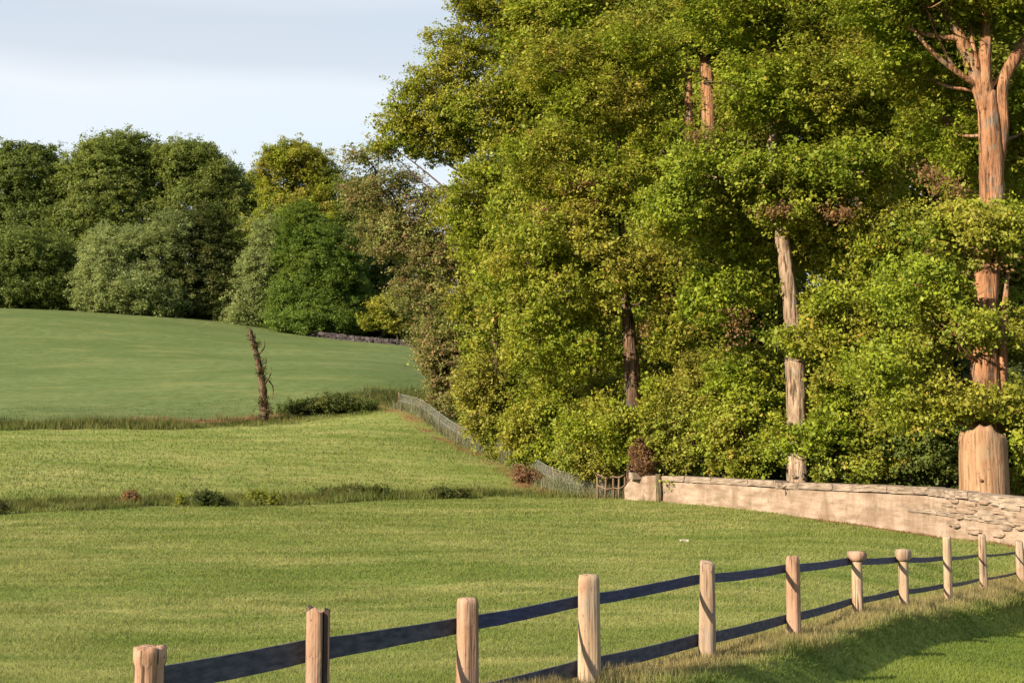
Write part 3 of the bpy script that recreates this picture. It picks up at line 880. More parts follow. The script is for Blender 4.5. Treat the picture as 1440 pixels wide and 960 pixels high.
# ---- trees and bushes beyond the hill field
def build_far():
    spec = [
        ('dome_tree', 'dark rounded tree at the left edge of the skyline beyond the hill', 'tree', 40, 172, L_DEEP, [(40, 250, 46, 40), (0, 270, 50, 50), (80, 290, 40, 50), (40, 330, 60, 50), (20, 225, 26, 20), (60, 222, 26, 16)], .30),
        ('dome_tree', 'broad domed tree, tallest of the left skyline', 'tree', 165, 170, L_MID, [(165, 235, 56, 44), (120, 255, 40, 34), (215, 250, 36, 40), (165, 300, 66, 56), (120, 330, 50, 50), (190, 212, 36, 20), (145, 215, 34, 18)], .30),
        ('dome_tree', 'green domed tree sloping down to the right beside the tallest dome', 'tree', 275, 168, L_MID, [(262, 235, 40, 36), (305, 260, 40, 34), (340, 285, 28, 30), (270, 300, 50, 50), (325, 320, 44, 44), (240, 222, 24, 20), (285, 222, 28, 16)], .28),
        ('autumn_tree', 'yellow tinged tree with its pale trunk showing right of the domed trees', 'tree', 430, 158, L_GOLD, [(415, 225, 32, 26), (390, 250, 28, 34), (445, 245, 32, 34), (470, 285, 32, 36), (405, 295, 36, 30), (380, 220, 14, 14), (460, 330, 40, 40), (390, 335, 40, 36)], .24),
        ('dome_tree', 'dark green tree between the yellow tinged tree and the reddish thin tree', 'tree', 525, 156, L_DEEP, [(515, 320, 40, 44), (545, 360, 44, 50), (500, 290, 28, 30), (560, 420, 50, 40), (590, 380, 40, 50), (520, 420, 40, 40)], .28),
        ('round_bush', 'low dark round bush under the left edge of the skyline', 'shrub', 50, 156, L_DEEP, [(50, 365, 50, 48), (0, 380, 50, 50), (85, 385, 30, 40), (40, 410, 56, 24), (10, 424, 40, 16), (80, 424, 34, 16)], .24),
        ('round_bush', 'wide pale green bush with a peaked top on the hill edge', 'shrub', 190, 153, L_PALE, [(165, 375, 46, 48), (140, 400, 34, 36), (210, 365, 44, 50), (195, 410, 60, 34), (238, 330, 24, 34), (150, 345, 26, 24), (150, 425, 40, 18), (230, 430, 50, 18)], .22),
        ('round_bush', 'dark green bush filling the middle right of the peaked pale bush', 'shrub', 285, 155.5, L_DARKSCRUB, [(275, 380, 44, 60), (310, 390, 40, 54), (290, 330, 36, 36), (325, 420, 30, 34), (290, 435, 50, 18)], .24),
        ('round_bush', 'small grey green bush left of the bright green bush', 'shrub', 365, 151, L_PALE, [(362, 395, 30, 42), (382, 370, 28, 40), (378, 330, 26, 26), (372, 435, 24, 22), (345, 446, 26, 14)], .22),
        ('round_bush', 'tall bright green egg shaped bush at the end of the dark stone line', 'shrub', 440, 148.5, L_BRIGHT, [(430, 350, 40, 50), (460, 365, 44, 54), (440, 420, 56, 44), (490, 400, 30, 56), (410, 440, 30, 28), (470, 440, 44, 26), (425, 315, 26, 26), (440, 455, 60, 18)], .22),
        ('small_tree', 'small yellow leaved tree behind the dark stone line', 'tree', 560, 141, L_GOLD, [(545, 432, 24, 12), (575, 425, 26, 16), (520, 452, 14, 8), (560, 455, 18, 8), (598, 440, 18, 20)], .20),
    ]
    for nm, lab, cat, px, dd, lm, sp, lf in spec:
        b = on_ground(px, dd)
        top = min(s[1] for s in sp)
        if nm == 'autumn_tree':
            tr = [(b, .5), (P(436, 330, dd), .45), (P(434, 280, dd), .40), (P(425, 215, dd), .15)]
            bm_ = BARK_TAN
        elif cat == 'tree':
            tr = [(b, .4), (b * .5 + P(px, top, dd) * .5, .3), (P(px, top + 8, dd), .1)]
            bm_ = BARK_DARK
        else:
            tr = [(b, .12), (b * .6 + P(px, top, dd) * .4, .1), (P(px, top + 20, dd), .05)]
            bm_ = TWIG
        if nm == 'small_tree':
            tr = [(b, .12), (P(556, 455, dd), .1), (P(560, 425, dd), .05)]
        make_plant(nm, lab, cat, b, tr, rand_lobes([(a, c, dd + RNG.uniform(-1, 1), r, q) for a, c, r, q in sp]), lm, bm_, lf, .85 if nm != 'small_tree' else .5, 1.25, .75, twigs=2)
    # a second row behind, closing the hill crest
    for px, dd, lab in [(105, 184, 'dark tree glimpsed in the gap between the left edge tree and tallest dome'), (352, 182, 'dark low tree in the gap left of the yellow tinged tree')]:
        b = on_ground(px, dd)
        sp = [(px - 20, 300, 50, 50), (px + 25, 320, 50, 50), (px, 370, 70, 50), (px, 270, 36, 24)]
        make_plant('dome_tree', lab, 'tree', b, [(b, .4), (P(px, 330, dd), .3), (P(px, 280, dd), .1)], rand_lobes([(a, c, dd, r, q) for a, c, r, q in sp]), L_DEEP, BARK_DARK, .32, 1.0, 1.2, .7, twigs=2)


build_wood()
build_far()


def undergrowth(label, pts, n, size, cr, lm, h0, h1, depth):
    L = spline(line_px(pts), 200)
    i = RNG.integers(0, 200, n)
    x = L[i, 0] + RNG.normal(0, 1.0, n)
    y = L[i, 1] + RNG.uniform(0, depth, n)
    h = RNG.uniform(0, 1, n) ** .8 * (h0 + (h1 - h0) * (0.5 + 0.5 * wob(x, y, .35)))
    C = np.stack([x, y, ground(x, y) + h], 1)
    v, f, t, hu = leaf_cloud(C, cr * RNG.uniform(.7, 1.3, n), .8 * 6.3 * cr * cr / (size * size * .36), size, crown_c=C.mean(0) + np.array([0, 30, 0]))
    tag(mesh_obj('undergrowth', v, f, lm, None, False, {'tone': t, 'hue': hu}), label, 'undergrowth', None, 'stuff')


undergrowth('tangled undergrowth coloured dark for the shade deep inside the wood', [(655, 600, 92), (760, 620, 76), (900, 640, 66), (1100, 660, 58), (1300, 670, 50), (1470, 680, 44), (1560, 690, 40)], 1500, .24, .7, L_SHADE, 2.5, 7.5, 5)
undergrowth('thicket coloured dark for the shade under the trees along the crest of the hill field', [(-120, 430, 158), (150, 440, 158), (300, 450, 157), (430, 460, 155), (560, 480, 150), (640, 500, 140)], 1300, .34, 1.0, L_SHADE, 2.5, 6.5, 6)


# ---- low bushes on the fields
def low_bush(label, px, py, d, sp, lm, leaf=.09, cr=.16, fill=.6, name='low_bush'):
    b = on_ground(px, d)
    lob = []
    for dx, dz, r, rz in sp:
        lob.append((b + np.array([dx, RNG.uniform(-.1, .1), dz]), (r, r, rz)))
    make_plant(name, label, 'bush', b, [(b, .03), (b + np.array([0, 0, .25]), .02), (b + np.array([.02, 0, .5 * sp[0][1] + .3]), .01)], lob, lm, TWIG, leaf, cr, 1.0, fill, twigs=2)


low_bush('dark green mound of scrub right of the leaning snag', 468, 566, 84.5, [(0, .55, 1.3, .55), (.9, .4, 1.1, .4), (-1.2, .35, 1.2, .4), (-2.6, .25, .9, .35), (2.0, .25, .8, .3)], L_SCRUB2, .12, .3)
low_bush('small bluish dark bush near the top of the wire netting', 610, 566, 86, [(0, .45, .7, .5), (.6, .3, .5, .35)], L_DARKSCRUB, .12, .25)
low_bush('small reddish brown dead bush in the ditch grass', 183, 704, 45.2, [(0, .28, .25, .25), (.12, .2, .2, .2)], L_RED, .05, .1, .5)
low_bush('small yellow green weed right of the reddish bush in the ditch', 255, 704, 45.8, [(0, .25, .12, .25)], L_GOLD, .05, .09, .5)
low_bush('dark little bush furthest right in the ditch grass', 288, 704, 46.0, [(0, .25, .35, .28), (.5, .2, .3, .2)], L_DARKSCRUB, .06, .12)
low_bush('small olive tuft between the yellow weed and the blue green patch in the ditch', 360, 706, 47.2, [(0, .25, .4, .3), (.6, .2, .3, .2)], L_SHRUB, .06, .12, .5)
low_bush('brownish scrub at the ditch edge right of the blue green weed patch', 620, 700, 52.6, [(0, .2, .6, .25), (.9, .2, .4, .2)], L_DARKSCRUB, .06, .12, .5)
low_bush('dark grey lump of weed at the left frame edge of the ditch', 4, 728, 42, [(0, .2, .2, .22)], L_DARKSCRUB, .05, .1)
low_bush('low blue green weed patch at the foot of the green bank', 500, 700, 52, [(0, .2, .7, .22), (1.0, .18, .5, .18), (-1.0, .15, .5, .15)], L_DARKSCRUB, .07, .15)
low_bush('orange and red brambles at the lower edge of the wire netting', 738, 672, 60.5, [(0, .3, .5, .35), (.6, .2, .6, .22), (1.3, .15, .7, .16), (-.2, .5, .3, .2)], L_RED, .08, .16, .45)
low_bush('yellow bramble at the upper part of the wire netting foot', 690, 640, 67.5, [(0, .3, .35, .3), (.5, .2, .4, .2)], L_GOLD, .08, .15, .5)
low_bush('reddish bush of bare twigs on top of the wall end block', 905, 664, 49.2, [(0, 1.45, .5, .4), (.25, 1.75, .35, .35), (-.2, 1.85, .35, .35), (0, 2.1, .3, .25)], L_RED, .06, .13, .5)


# ---- wire netting along the wood, stick rails, leaning snag
def simple_mat(name, c1, c2, scale=5, rough=0.7, bump=0.3, stretch=(1, 1, 1), metal=0.0):
    m, nt, N, L = new_mat(name)
    n = noise(nt, scale, 5, pos(nt, stretch), 0.6)
    finish(nt, ramp(nt, n, [(0.35, c1), (0.68, c2)]), rough, n, bump, 0.02, spec=0.3)
    return m


WIRE = simple_mat('galvanised_wire', (0.28, 0.31, 0.28), (0.42, 0.45, 0.42), 8, 0.6)
OLDWOOD = simple_mat('old_wood', (0.13, 0.085, 0.055), (0.27, 0.19, 0.13), 9, 0.9, 0.6, (1, 1, .2))


def build_netting():
    L = spline(WIREL, 260)
    L[:, 2] = ground(L[:, 0], L[:, 1])
    seg = np.linalg.norm(np.diff(L[:, :2], axis=0), axis=1)
    S = np.concatenate([[0], np.cumsum(seg)])
    H = 0.95
    root = empty('wire_fence', L[0])
    tag(root, 'grey green wire netting fence running down the edge of the wood', 'fence')

    def at(s, h):
        return np.array([np.interp(s, S, L[:, k]) for k in range(3)]) + np.array([0, 0, h])
    mb = MB()
    vs, fs = [], []
    n = int(S[-1] / 0.16)
    w = 0.008
    for sgn in (1, -1):
        for i in range(n):
            s0 = i * 0.16
            a, b = (at(s0, 0.02), at(min(s0 + .55, S[-1]), H)) if sgn > 0 else (at(s0, H), at(min(s0 + .55, S[-1]), 0.02))
            mb.tube([a, (a + b) / 2, b], [w / 2] * 3, 3, False)
    for h in (0.02, 0.5, H):
        mb.tube([at(s, h) for s in np.linspace(0, S[-1], 120)], [0.009] * 120, 4, False)
    mb.build('netting', WIRE, root)
    for s in np.arange(0.2, S[-1], 3.6):
        p = MB()
        q = at(s, -.1)
        p.tube([q, q + np.array([RNG.normal(0, .02), 0, .6]), q + np.array([RNG.normal(0, .03), 0, H + .22])], [.045, .042, .04], 8, rough=.05)
        p.build('post', OLDWOOD, root)


build_netting()
L_WEED = leaf_mat('grey_weed', (0.18, 0.22, 0.11), (0.36, 0.39, 0.23), (0.24, 0.18, 0.10), 0.15)


def build_weeds():
    xx, yy = WEEDS
    n = len(xx)
    z = ground(xx, yy)
    h = .12 + .8 * RNG.uniform(0, 1, n) ** 2.2 * np.clip(.75 + .5 * wob(xx, yy, .8), .2, 1.2)
    a = RNG.uniform(0, 6.28, n)
    w = .02
    lx, ly = RNG.normal(0, .16, n), RNG.normal(0, .16, n)
    v = np.stack([np.stack([xx - np.cos(a) * w, yy - np.sin(a) * w, z], 1), np.stack([xx + np.cos(a) * w, yy + np.sin(a) * w, z], 1), np.stack([xx + lx, yy + ly, z + h], 1)], 1).reshape(-1, 3)
    o = mesh_obj('tall_weeds', v, np.arange(n * 3).reshape(-1, 3), L_WEED, None, False, {'tone': np.repeat(RNG.uniform(0, 1, n), 3), 'hue': np.repeat(RNG.uniform(0, 1, n), 3)})
    tag(o, 'pale grey green tall weeds growing through the wire netting', 'weeds', None, 'stuff')


build_weeds()


def stick_rails():
    b = on_ground(862, 51.5)
    root = empty('stick_fence', b)
    tag(root, 'short rustic fence of brown sticks left of the wall end block', 'fence')
    xs = [840, 851, 863, 870, 878]
    tops = []
    for i, px in enumerate(xs):
        q = on_ground(px, 51.8 - .12 * i)
        m = MB()
        t = q + np.array([RNG.normal(0, .03), 0, 1.0 + RNG.uniform(-.1, .1)])
        m.tube([q - np.array([0, 0, .1]), (q + t) / 2 + np.array([RNG.normal(0, .02), 0, 0]), t], [.05, .045, .035], 7, rough=.1)
        m.build('stake', OLDWOOD, root)
        tops.append(t)
    for h in (-.06, -.5):
        m = MB()
        m.tube([t + np.array([0, -.05, h]) for t in tops], [.03] * len(tops), 6, rough=.1)
        m.build('rail', OLDWOOD, root)


stick_rails()


def snag():
    d = 82
    b = on_ground(372, d)
    root = empty('leaning_snag', b)
    tag(root, 'dead leaning tree snag wrapped in ivy standing alone in the field', 'dead tree')
    pts = [(b - np.array([0, 0, .2]), .30), (P(371, 560, d), .23), (P(366, 520, d), .20), (P(358, 488, d), .18), (P(351, 464, d), .15)]
    q = spline(np.array([list(p) + [r] for p, r in pts]), 26)
    m = MB()
    m.tube(q[:, :3], q[:, 3] * (1 + RNG.normal(0, .07, 26)), 11, rough=.1)
    m.build('trunk', bark_mat('snag_bark', (.17, .105, .07), (.07, .04, .028), (.30, .22, .15), 5, .5), root)
    br = [[(368, 545), (379, 530), (382, 516)], [(366, 530), (374, 512), (373, 498)], [(362, 500), (372, 488), (371, 476)], [(378, 535), (384, 545), (383, 562)]]
    for L in br:
        m = MB()
        m.tube(spline([P(a, c, d - .1) for a, c in L], 6), np.linspace(.06, .02, 6), 5)
        m.build('branch', BARK_DARK, root)
    C = np.array([q[i, :3] + RNG.normal(0, .16, 3) + np.array([.08, -.2, 0]) for i in RNG.integers(1, 25, 80)] + [P(372 + RNG.normal(0, 9), 578 + RNG.normal(0, 5), d - .3) for _ in range(14)])
    v, f, t, h = leaf_cloud(C, np.full(len(C), .17), 26, .10)
    mesh_obj('ivy', v, f, leaf_mat('ivy_leaf', (.05, .065, .015), (.15, .12, .05), (.25, .13, .06), .3), root, False, {'tone': t, 'hue': h})


snag()


def far_stones():
    pts = line_px([(402, 474, 147), (450, 483, 144), (500, 488, 141), (545, 490, 139), (600, 491, 137)])
    L = spline(pts, 90)
    L[:, 2] = ground(L[:, 0], L[:, 1])
    m = MB()
    for i in range(len(L)):
        for row in range(2):
            s = RNG.uniform(.3, .6)
            c = L[i] + np.array([RNG.normal(0, .1), RNG.normal(0, .12), .12 + row * .3])
            m.box(c, (s, .45, RNG.uniform(.26, .42)), RNG.uniform(-.4, .4), .22)
    o = m.build('dry_stone_wall', simple_mat('dark_stone', (0.035, 0.03, 0.032), (0.12, 0.10, 0.105), 2.0, .9), None, False)
    tag(o, 'low dark dry stone wall at the top right of the hill field', 'wall')


far_stones()


# ---- roadside wall along the wood
def wall_mat():
    m, nt, N, L = new_mat('wall_render')
    v = pos(nt, (.5, .5, 2.6))
    n1 = noise(nt, 1.6, 6, v, .65)
    c = ramp(nt, n1, [(.32, (0.24, 0.175, 0.13)), (.5, (0.37, 0.285, 0.22)), (.7, (0.47, 0.385, 0.31))])
    n2 = noise(nt, 1.3, 4, pos(nt, (1, 1, .25)), .6)
    c = mix_col(nt, ramp(nt, n2, [(.46, 0.0), (.70, .8)]), c, (0.19, 0.125, 0.085))
    c = mix_col(nt, ramp(nt, noise(nt, 2.3, 5, pos(nt), .65), [(.54, 0.0), (.68, .6)]), c, (0.15, 0.135, 0.085))
    n3 = noise(nt, 11, 5, pos(nt), .65)
    c = mix_col(nt, ramp(nt, n3, [(.55, 0.0), (.75, .6)]), c, (0.14, 0.11, 0.085))
    g = N.new('ShaderNodeNewGeometry')
    dt = N.new('ShaderNodeVectorMath')
    dt.operation = 'DOT_PRODUCT'
    dt.inputs[1].default_value = (.42, -.905, 0)
    L.new(g.outputs['Position'], dt.inputs[0])
    sx = N.new('ShaderNodeSeparateXYZ')
    L.new(g.outputs['Position'], sx.inputs[0])
    wz = N.new('ShaderNodeMath')
    wz.operation = 'MULTIPLY_ADD'
    wz.inputs[1].default_value = .22
    L.new(noise(nt, .9, 3, pos(nt)), wz.inputs[0])
    L.new(sx.outputs['Z'], wz.inputs[2])
    cb = N.new('ShaderNodeCombineXYZ')
    L.new(dt.outputs['Value'], cb.inputs[0])
    L.new(wz.outputs[0], cb.inputs[1])
    bk = N.new('ShaderNodeTexBrick')
    bk.inputs['Scale'].default_value = 1.0
    bk.inputs['Brick Width'].default_value = 3.4
    bk.inputs['Row Height'].default_value = .27
    bk.inputs['Mortar Size'].default_value = .014
    bk.inputs['Mortar Smooth'].default_value = .6
    L.new(cb.outputs[0], bk.inputs['Vector'])
    jn = N.new('ShaderNodeMath')
    jn.operation = 'MULTIPLY'
    L.new(bk.outputs['Fac'], jn.inputs[0])
    L.new(ramp(nt, noise(nt, 1.7, 3, pos(nt)), [(.48, 0.0), (.70, .35)]), jn.inputs[1])
    c = mix_col(nt, jn.outputs[0], c, (.13, .095, .07))
    hb = N.new('ShaderNodeMath')
    hb.operation = 'SUBTRACT'
    L.new(n1, hb.inputs[0])
    L.new(jn.outputs[0], hb.inputs[1])
    finish(nt, c, .95, hb.outputs[0], .55, .04, spec=.1)
    return m


WALLM = wall_mat()
COPE = simple_mat('coping_stone', (0.20, 0.155, 0.12), (0.39, 0.315, 0.25), 2.6, .95, .4, (.8, .8, 1.6))
EARTHM = simple_mat('clay_earth', (0.26, 0.13, 0.065), (0.38, 0.23, 0.13), 3, .95, .5)


def strip_wall(L, topz, t0, t1, zb, zt):
    """solid wall along plan line L between heights zb(L), zt(L), offset t0..t1 to the back"""
    n = len(L)
    e = np.gradient(L[:, :2], axis=0)
    e /= np.linalg.norm(e, axis=1)[:, None]
    back = np.stack([-e[:, 1], e[:, 0]], 1)     # away from the meadow
    rows = []
    nz = 7
    for k in range(nz):
        h = zb + (zt - zb) * k / (nz - 1)
        jit = RNG.normal(0, .012, n)
        rows.append(np.column_stack([L[:, :2] + back * (t0 + jit)[:, None], h]))
    for k in range(nz - 1, -1, -1):
        h = zb + (zt - zb) * k / (nz - 1)
        rows.append(np.column_stack([L[:, :2] + back * (t1 + np.zeros(n))[:, None], h]))
    V = np.stack(rows, 0)
    R = len(rows)
    f = []
    for r in range(R):
        r2 = (r + 1) % R
        for i in range(n - 1):
            f.append([r * n + i, r * n + i + 1, r2 * n + i + 1, r2 * n + i])
    f.append([r * n for r in range(R)])
    f.append([r * n + n - 1 for r in range(R)][::-1])
    return V.reshape(-1, 3), f


WTOP = [(928, 668, 48.6), (1000, 671, 46.0), (1100, 677, 42.5), (1200, 681, 39.2), (1300, 685, 35.8), (1352, 690, 34.2), (1440, 699, 32.0)]


def build_wall():
    B = line_px(WALLB[1:])
    T = line_px(WTOP)
    ext = np.array([[1.6, -5.0, -.1], [3.5, -13., -.2]])
    B = np.vstack([B, B[-1] + ext])
    T = np.vstack([T, T[-1] + ext])
    Ls = spline(B, 150)
    Lt = spline(T, 150)
    zb = ground(Ls[:, 0], Ls[:, 1]) - .25
    zt = Lt[:, 2]
    cope = .20
    root = empty('boundary_wall', Ls[0])
    tag(root, 'long weathered tan stone wall along the foot of the wood', 'wall')
    wobz = .012 * wob(Ls[:, 0] * 4, Ls[:, 1] * 4, 1.0)
    v, f = strip_wall(Ls, 0, 0.0, .45, zb, zt - cope - .03)
    mesh_obj('wall_body', v, f, WALLM, root)
    # coursed ledges that step out toward the right-hand end
    for k, (a, t, h0, h1) in enumerate([(70, -.035, -.72, -.58), (84, -.05, -.46, -.36)]):
        Lk = Ls[a:128]
        v, f = strip_wall(Lk, 0, t, .1, zt[a:128] + h0 + .02 * wob(Lk[:, 0], Lk[:, 1], 1.1, k), zt[a:128] + h1 + .025 * wob(Lk[:, 0], Lk[:, 1], .9, k))
        mesh_obj('stone_course', v, f, [COPE, WALLM, COPE][k], root)
    # coping in separate slabs
    i = 0
    mb = MB()
    while i < 148:
        j = min(i + int(RNG.integers(5, 11)), 149)
        dz = RNG.normal(0, .012)
        ov = -.06 + RNG.normal(0, .012)
        sl = slice(i, j + 1)
        Lk = Ls[sl].copy()
        tt = Lk[-1, :2] - Lk[0, :2]
        tt /= np.linalg.norm(tt)
        Lk[-1, :2] -= tt * .02
        v, f = strip_wall(Lk, 0, ov, .52, zt[sl] - cope + dz, zt[sl] + dz)
        mb.add(v, f)
        i = j
    mb.build('coping', COPE, root, False)
    # end block
    A = line_px([(880, 702, 50.0), (924, 705, 48.72)])
    Lb = spline(np.vstack([A[0], A.mean(0), A[1]]), 16)
    zb = ground(Lb[:, 0], Lb[:, 1]) - .2
    blk = empty('wall_block', Lb[0])
    tag(blk, 'short pinkish stone block at the left end of the wall', 'wall')
    ztb = np.interp(np.arange(16), [0, 4, 15], [P(880, 684, 50)[2], P(890, 670, 49.7)[2], P(924, 668, 48.7)[2]])
    v, f = strip_wall(Lb, 0, -.05, .5, zb, ztb)
    mesh_obj('block', v, f, WALLM, blk)
    m = MB()
    for s, px in ((.34, 893), (.30, 915)):
        c = P(px, 668, 49.3)
        m.box(c + np.array([0, .1, -.02]), (s, .4, .26), .3, .15)
    m.build('cap_stone', COPE, blk, False)
    q = P(927, 706, 48.45)
    q[2] = g1(q[0], q[1]) - .1
    t = P(926, 666, 48.45)
    m = MB()
    m.tube(spline([q, (q + t) / 2 + np.array([.02, 0, 0]), t], 8), np.full(8, .105), 10, rough=.08)
    o = m.build('gate_post', bark_mat('mossy_wood', (0.16, 0.125, 0.07), (0.07, 0.06, 0.035), (0.26, 0.21, 0.13), 9, .6))
    tag(o, 'dark mossy wooden post set between the wall and its end block', 'post')


build_wall()


# ---- broken stump at the wall
def stump():
    d = 34.5
    c = P(1385, 700, d)
    zb = g1(c[0], c[1]) - .1
    root = empty('broken_stump', (c[0], c[1], zb))
    tag(root, 'thick broken tan tree stump with a jagged top standing at the wall', 'stump')
    k = d / F
    R = 33 * k
    n = 40
    a = np.arange(n) * 2 * math.pi / n
    # jagged top: highest at the middle left of the face, low at the right
    topz = np.array([P(1385, 612, d)[2]] * n) + .05 * np.sin(a * 3 + 1) + .03 * np.sin(a * 11) + RNG.normal(0, .03, n)
    left = np.cos(a)
    topz = topz + -.05 * left + .20 * np.exp(-((a - math.pi * 1.50) / .6) ** 2) + .10 * np.exp(-((a - math.pi * 1.25) / .4) ** 2)
    fl = 1 + .02 * np.sin(a * 3 + .6) + .012 * np.sin(a * 7 + 2)
    vs = []
    m = 22
    zs0 = P(1385, 715, d)[2] - .7
    for i in range(m):
        t = i / (m - 1)
        z = zs0 + (topz - zs0) * t
        rr = R * fl * (1.04 - .07 * t + .10 * max(0, .25 - t)) * (1 + RNG.normal(0, .006, n))
        if i == m - 1: rr = rr * .95
        vs.append(np.column_stack([c[0] + np.cos(a) * rr, c[1] + np.sin(a) * rr, z]))
    zc = topz.mean() - .12
    vs.append(np.column_stack([c[0] + np.cos(a) * R * .55, c[1] + np.sin(a) * R * .55, np.full(n, zc) + RNG.normal(0, .06, n)]))
    v = np.vstack(vs + [np.array([[c[0], c[1], zc - .08]])])
    f = []
    for i in range(m):
        for j in range(n):
            q = (j + 1) % n
            f.append([i * n + j, i * n + q, (i + 1) * n + q, (i + 1) * n + j])
    for j in range(n):
        f.append([m * n + j, m * n + (j + 1) % n, (m + 1) * n])
    mm, nt, N, L = new_mat('bare_wood')
    n1 = noise(nt, 5, 6, pos(nt, (1, 1, .16)), .6)
    cc = ramp(nt, n1, [(.3, (.25, .14, .08)), (.5, (.37, .225, .13)), (.7, (.44, .295, .185))])
    n2 = noise(nt, 2.0, 4, pos(nt, (1, 1, .4)))
    cc = mix_col(nt, ramp(nt, n2, [(.52, 0.0), (.72, .6)]), cc, (.33, .17, .10))
    n3 = noise(nt, 7, 3, pos(nt))
    cc = mix_col(nt, ramp(nt, n3, [(.64, 0.0), (.70, .7)]), cc, (.10, .06, .035))
    nf = noise(nt, 13, 5, pos(nt, (1, 1, .09)), .6)
    cc = mix_col(nt, ramp(nt, nf, [(.36, .8), (.46, 0.0)]), cc, (.16, .09, .05))
    cc = mix_col(nt, ramp(nt, noise(nt, 1.3, 4, pos(nt)), [(.50, 0.0), (.66, .55)]), cc, (.30, .23, .15))
    finish(nt, cc, .9, nf, .9, .05, spec=.15)
    mesh_obj('bare_trunk', v, f, mm, root, True)
    kh = MB()
    kp = P(1369, 675, d) + np.array([0, -R * .93, 0])
    kh.tube([kp, kp + np.array([0, -.05, 0.01])], [.05, .03], 8)
    kh.build('knot', BARK_DARK, root)


stump()

# rubble round the stump foot
RUB = [COPE, WALLM, WALLM]


def rubble():
    for k in range(34):
        px = RNG.uniform(1336, 1450)
        py = RNG.uniform(703, 752)
        d = np.interp(px, [1300, 1352, 1440, 1480], [35.8, 34.2, 32.0, 31.2]) - .03 - RNG.uniform(0, .04)
        c = P(px, py, d)
        s = RNG.uniform(.18, .40)
        m = MB()
        bmv = RNG.normal(0, 1, (26, 3))
        # rough convex stone from a squashed sphere grid
        nn, mm = 9, 5
        vv, ff = [], []
        for i in range(mm):
            ph = math.pi * (i + .5) / mm
            for j in range(nn):
                t = 2 * math.pi * j / nn
                r = 1 + RNG.normal(0, .1)
                vv.append([math.copysign(abs(math.sin(ph) * math.cos(t)) ** .7, math.cos(t)) * s * r * .8, math.copysign(abs(math.sin(ph) * math.sin(t)) ** .7, math.sin(t)) * .10 * r, math.copysign(abs(math.cos(ph)) ** .6, math.cos(ph)) * s * .26 * r])
        for i in range(mm - 1):
            for j in range(nn):
                ff.append([i * nn + j, i * nn + (j + 1) % nn, (i + 1) * nn + (j + 1) % nn, (i + 1) * nn + j])
        ff.append(list(range(nn))[::-1])
        ff.append([(mm - 1) * nn + j for j in range(nn)])
        rz = -1.13
        vv = np.array(vv)
        vv = np.column_stack([vv[:, 0] * math.cos(rz) - vv[:, 1] * math.sin(rz), vv[:, 0] * math.sin(rz) + vv[:, 1] * math.cos(rz), vv[:, 2]])
        m.add(vv + c, ff)
        o = m.build('rubble_stone', RUB[int(RNG.choice([0, 1, 2], p=[.38, .55, .07]))], None, False)
        tag(o, 'rough stone set among the rubble in the wall below the broken stump', 'stone', 'rubble stones below the broken stump')


rubble()
q = on_ground(958, 32.2)
m = MB()
for k in range(3):
    m.box(q + np.array([RNG.uniform(-.12, .12), RNG.uniform(-.05, .05), .05]), (RNG.uniform(.12, .2), .12, .07), RNG.uniform(-1, 1), .3)
tag(m.build('pale_stone', simple_mat('pale_stone', (.45, .40, .34), (.62, .56, .48), 4, .9), None, False), 'small pale stone lying alone in the mown meadow', 'stone')


# ---- post and strap fence
def post_mats():
    out = {}
    for nm, base, dark, light in [('pink', (.40, .25, .17), (.20, .115, .075), (.50, .34, .25)), ('cream', (.44, .32, .215), (.27, .18, .115), (.52, .40, .29)), ('lichen', (.38, .27, .19), (.17, .11, .075), (.48, .40, .32))]:
        m, nt, N, L = new_mat('post_wood_' + nm)
        n1 = noise(nt, 9, 6, pos(nt, (1, 1, .16)), .6)
        c = ramp(nt, n1, [(.28, dark), (.48, base), (.72, light)])
        n2 = noise(nt, 6, 4, pos(nt, (1, 1, .5)))
        c = mix_col(nt, ramp(nt, n2, [(.56, 0.0), (.70, .7)]), c, (.30, .15, .08))
        n3 = noise(nt, 38, 3, pos(nt, (1, 1, .5)))
        c = mix_col(nt, ramp(nt, n3, [(.62, 0.0), (.72, .8)]), c, (.10, .065, .04))
        n4 = noise(nt, 30, 3, pos(nt, (1, 1, .035)), .5)
        crack = ramp(nt, n4, [(.34, 1.0), (.40, 0.0)])
        c = mix_col(nt, crack, c, (.09, .055, .035))
        grey = ramp(nt, noise(nt, 3.2, 4, pos(nt, (1, 1, .6))), [(.5, 0.0), (.7, .55)])
        c = mix_col(nt, grey, c, (.27, .235, .20))
        finish(nt, c, .9, n4, .8, .02, spec=.15)
        out[nm] = m
    return out


PM = post_mats()
def strap_mat():
    m, nt, N, L = new_mat('navy_rail')
    n1 = noise(nt, 9, 6, pos(nt, (.7, .7, 3)), .65)
    c = ramp(nt, n1, [(.32, (0.012, 0.020, 0.055)), (.6, (0.034, 0.050, 0.125)), (.78, (0.085, 0.105, 0.17))])
    n2 = noise(nt, 30, 3, pos(nt))
    c = mix_col(nt, ramp(nt, n2, [(.66, 0.0), (.74, .6)]), c, (.16, .16, .15))
    finish(nt, c, .7, n1, .8, .02, spec=.3)
    return m


STRAP = strap_mat()
STRAP_DUST = simple_mat('dusty_rail', (0.028, 0.036, 0.06), (0.09, 0.10, 0.125), 10, .85, .5, (.8, .8, 2))
STRAP_OLD = simple_mat('faded_rail', (0.05, 0.06, 0.06), (0.14, 0.15, 0.13), 14, .8, .5, (1, 1, .6))
SHADEM = simple_mat('shaded_post_wood', (0.03, 0.02, 0.02), (0.09, 0.06, 0.05), 16, .9, .5, (1, 1, .2))  # near-black tone painting shade on the right of the split post


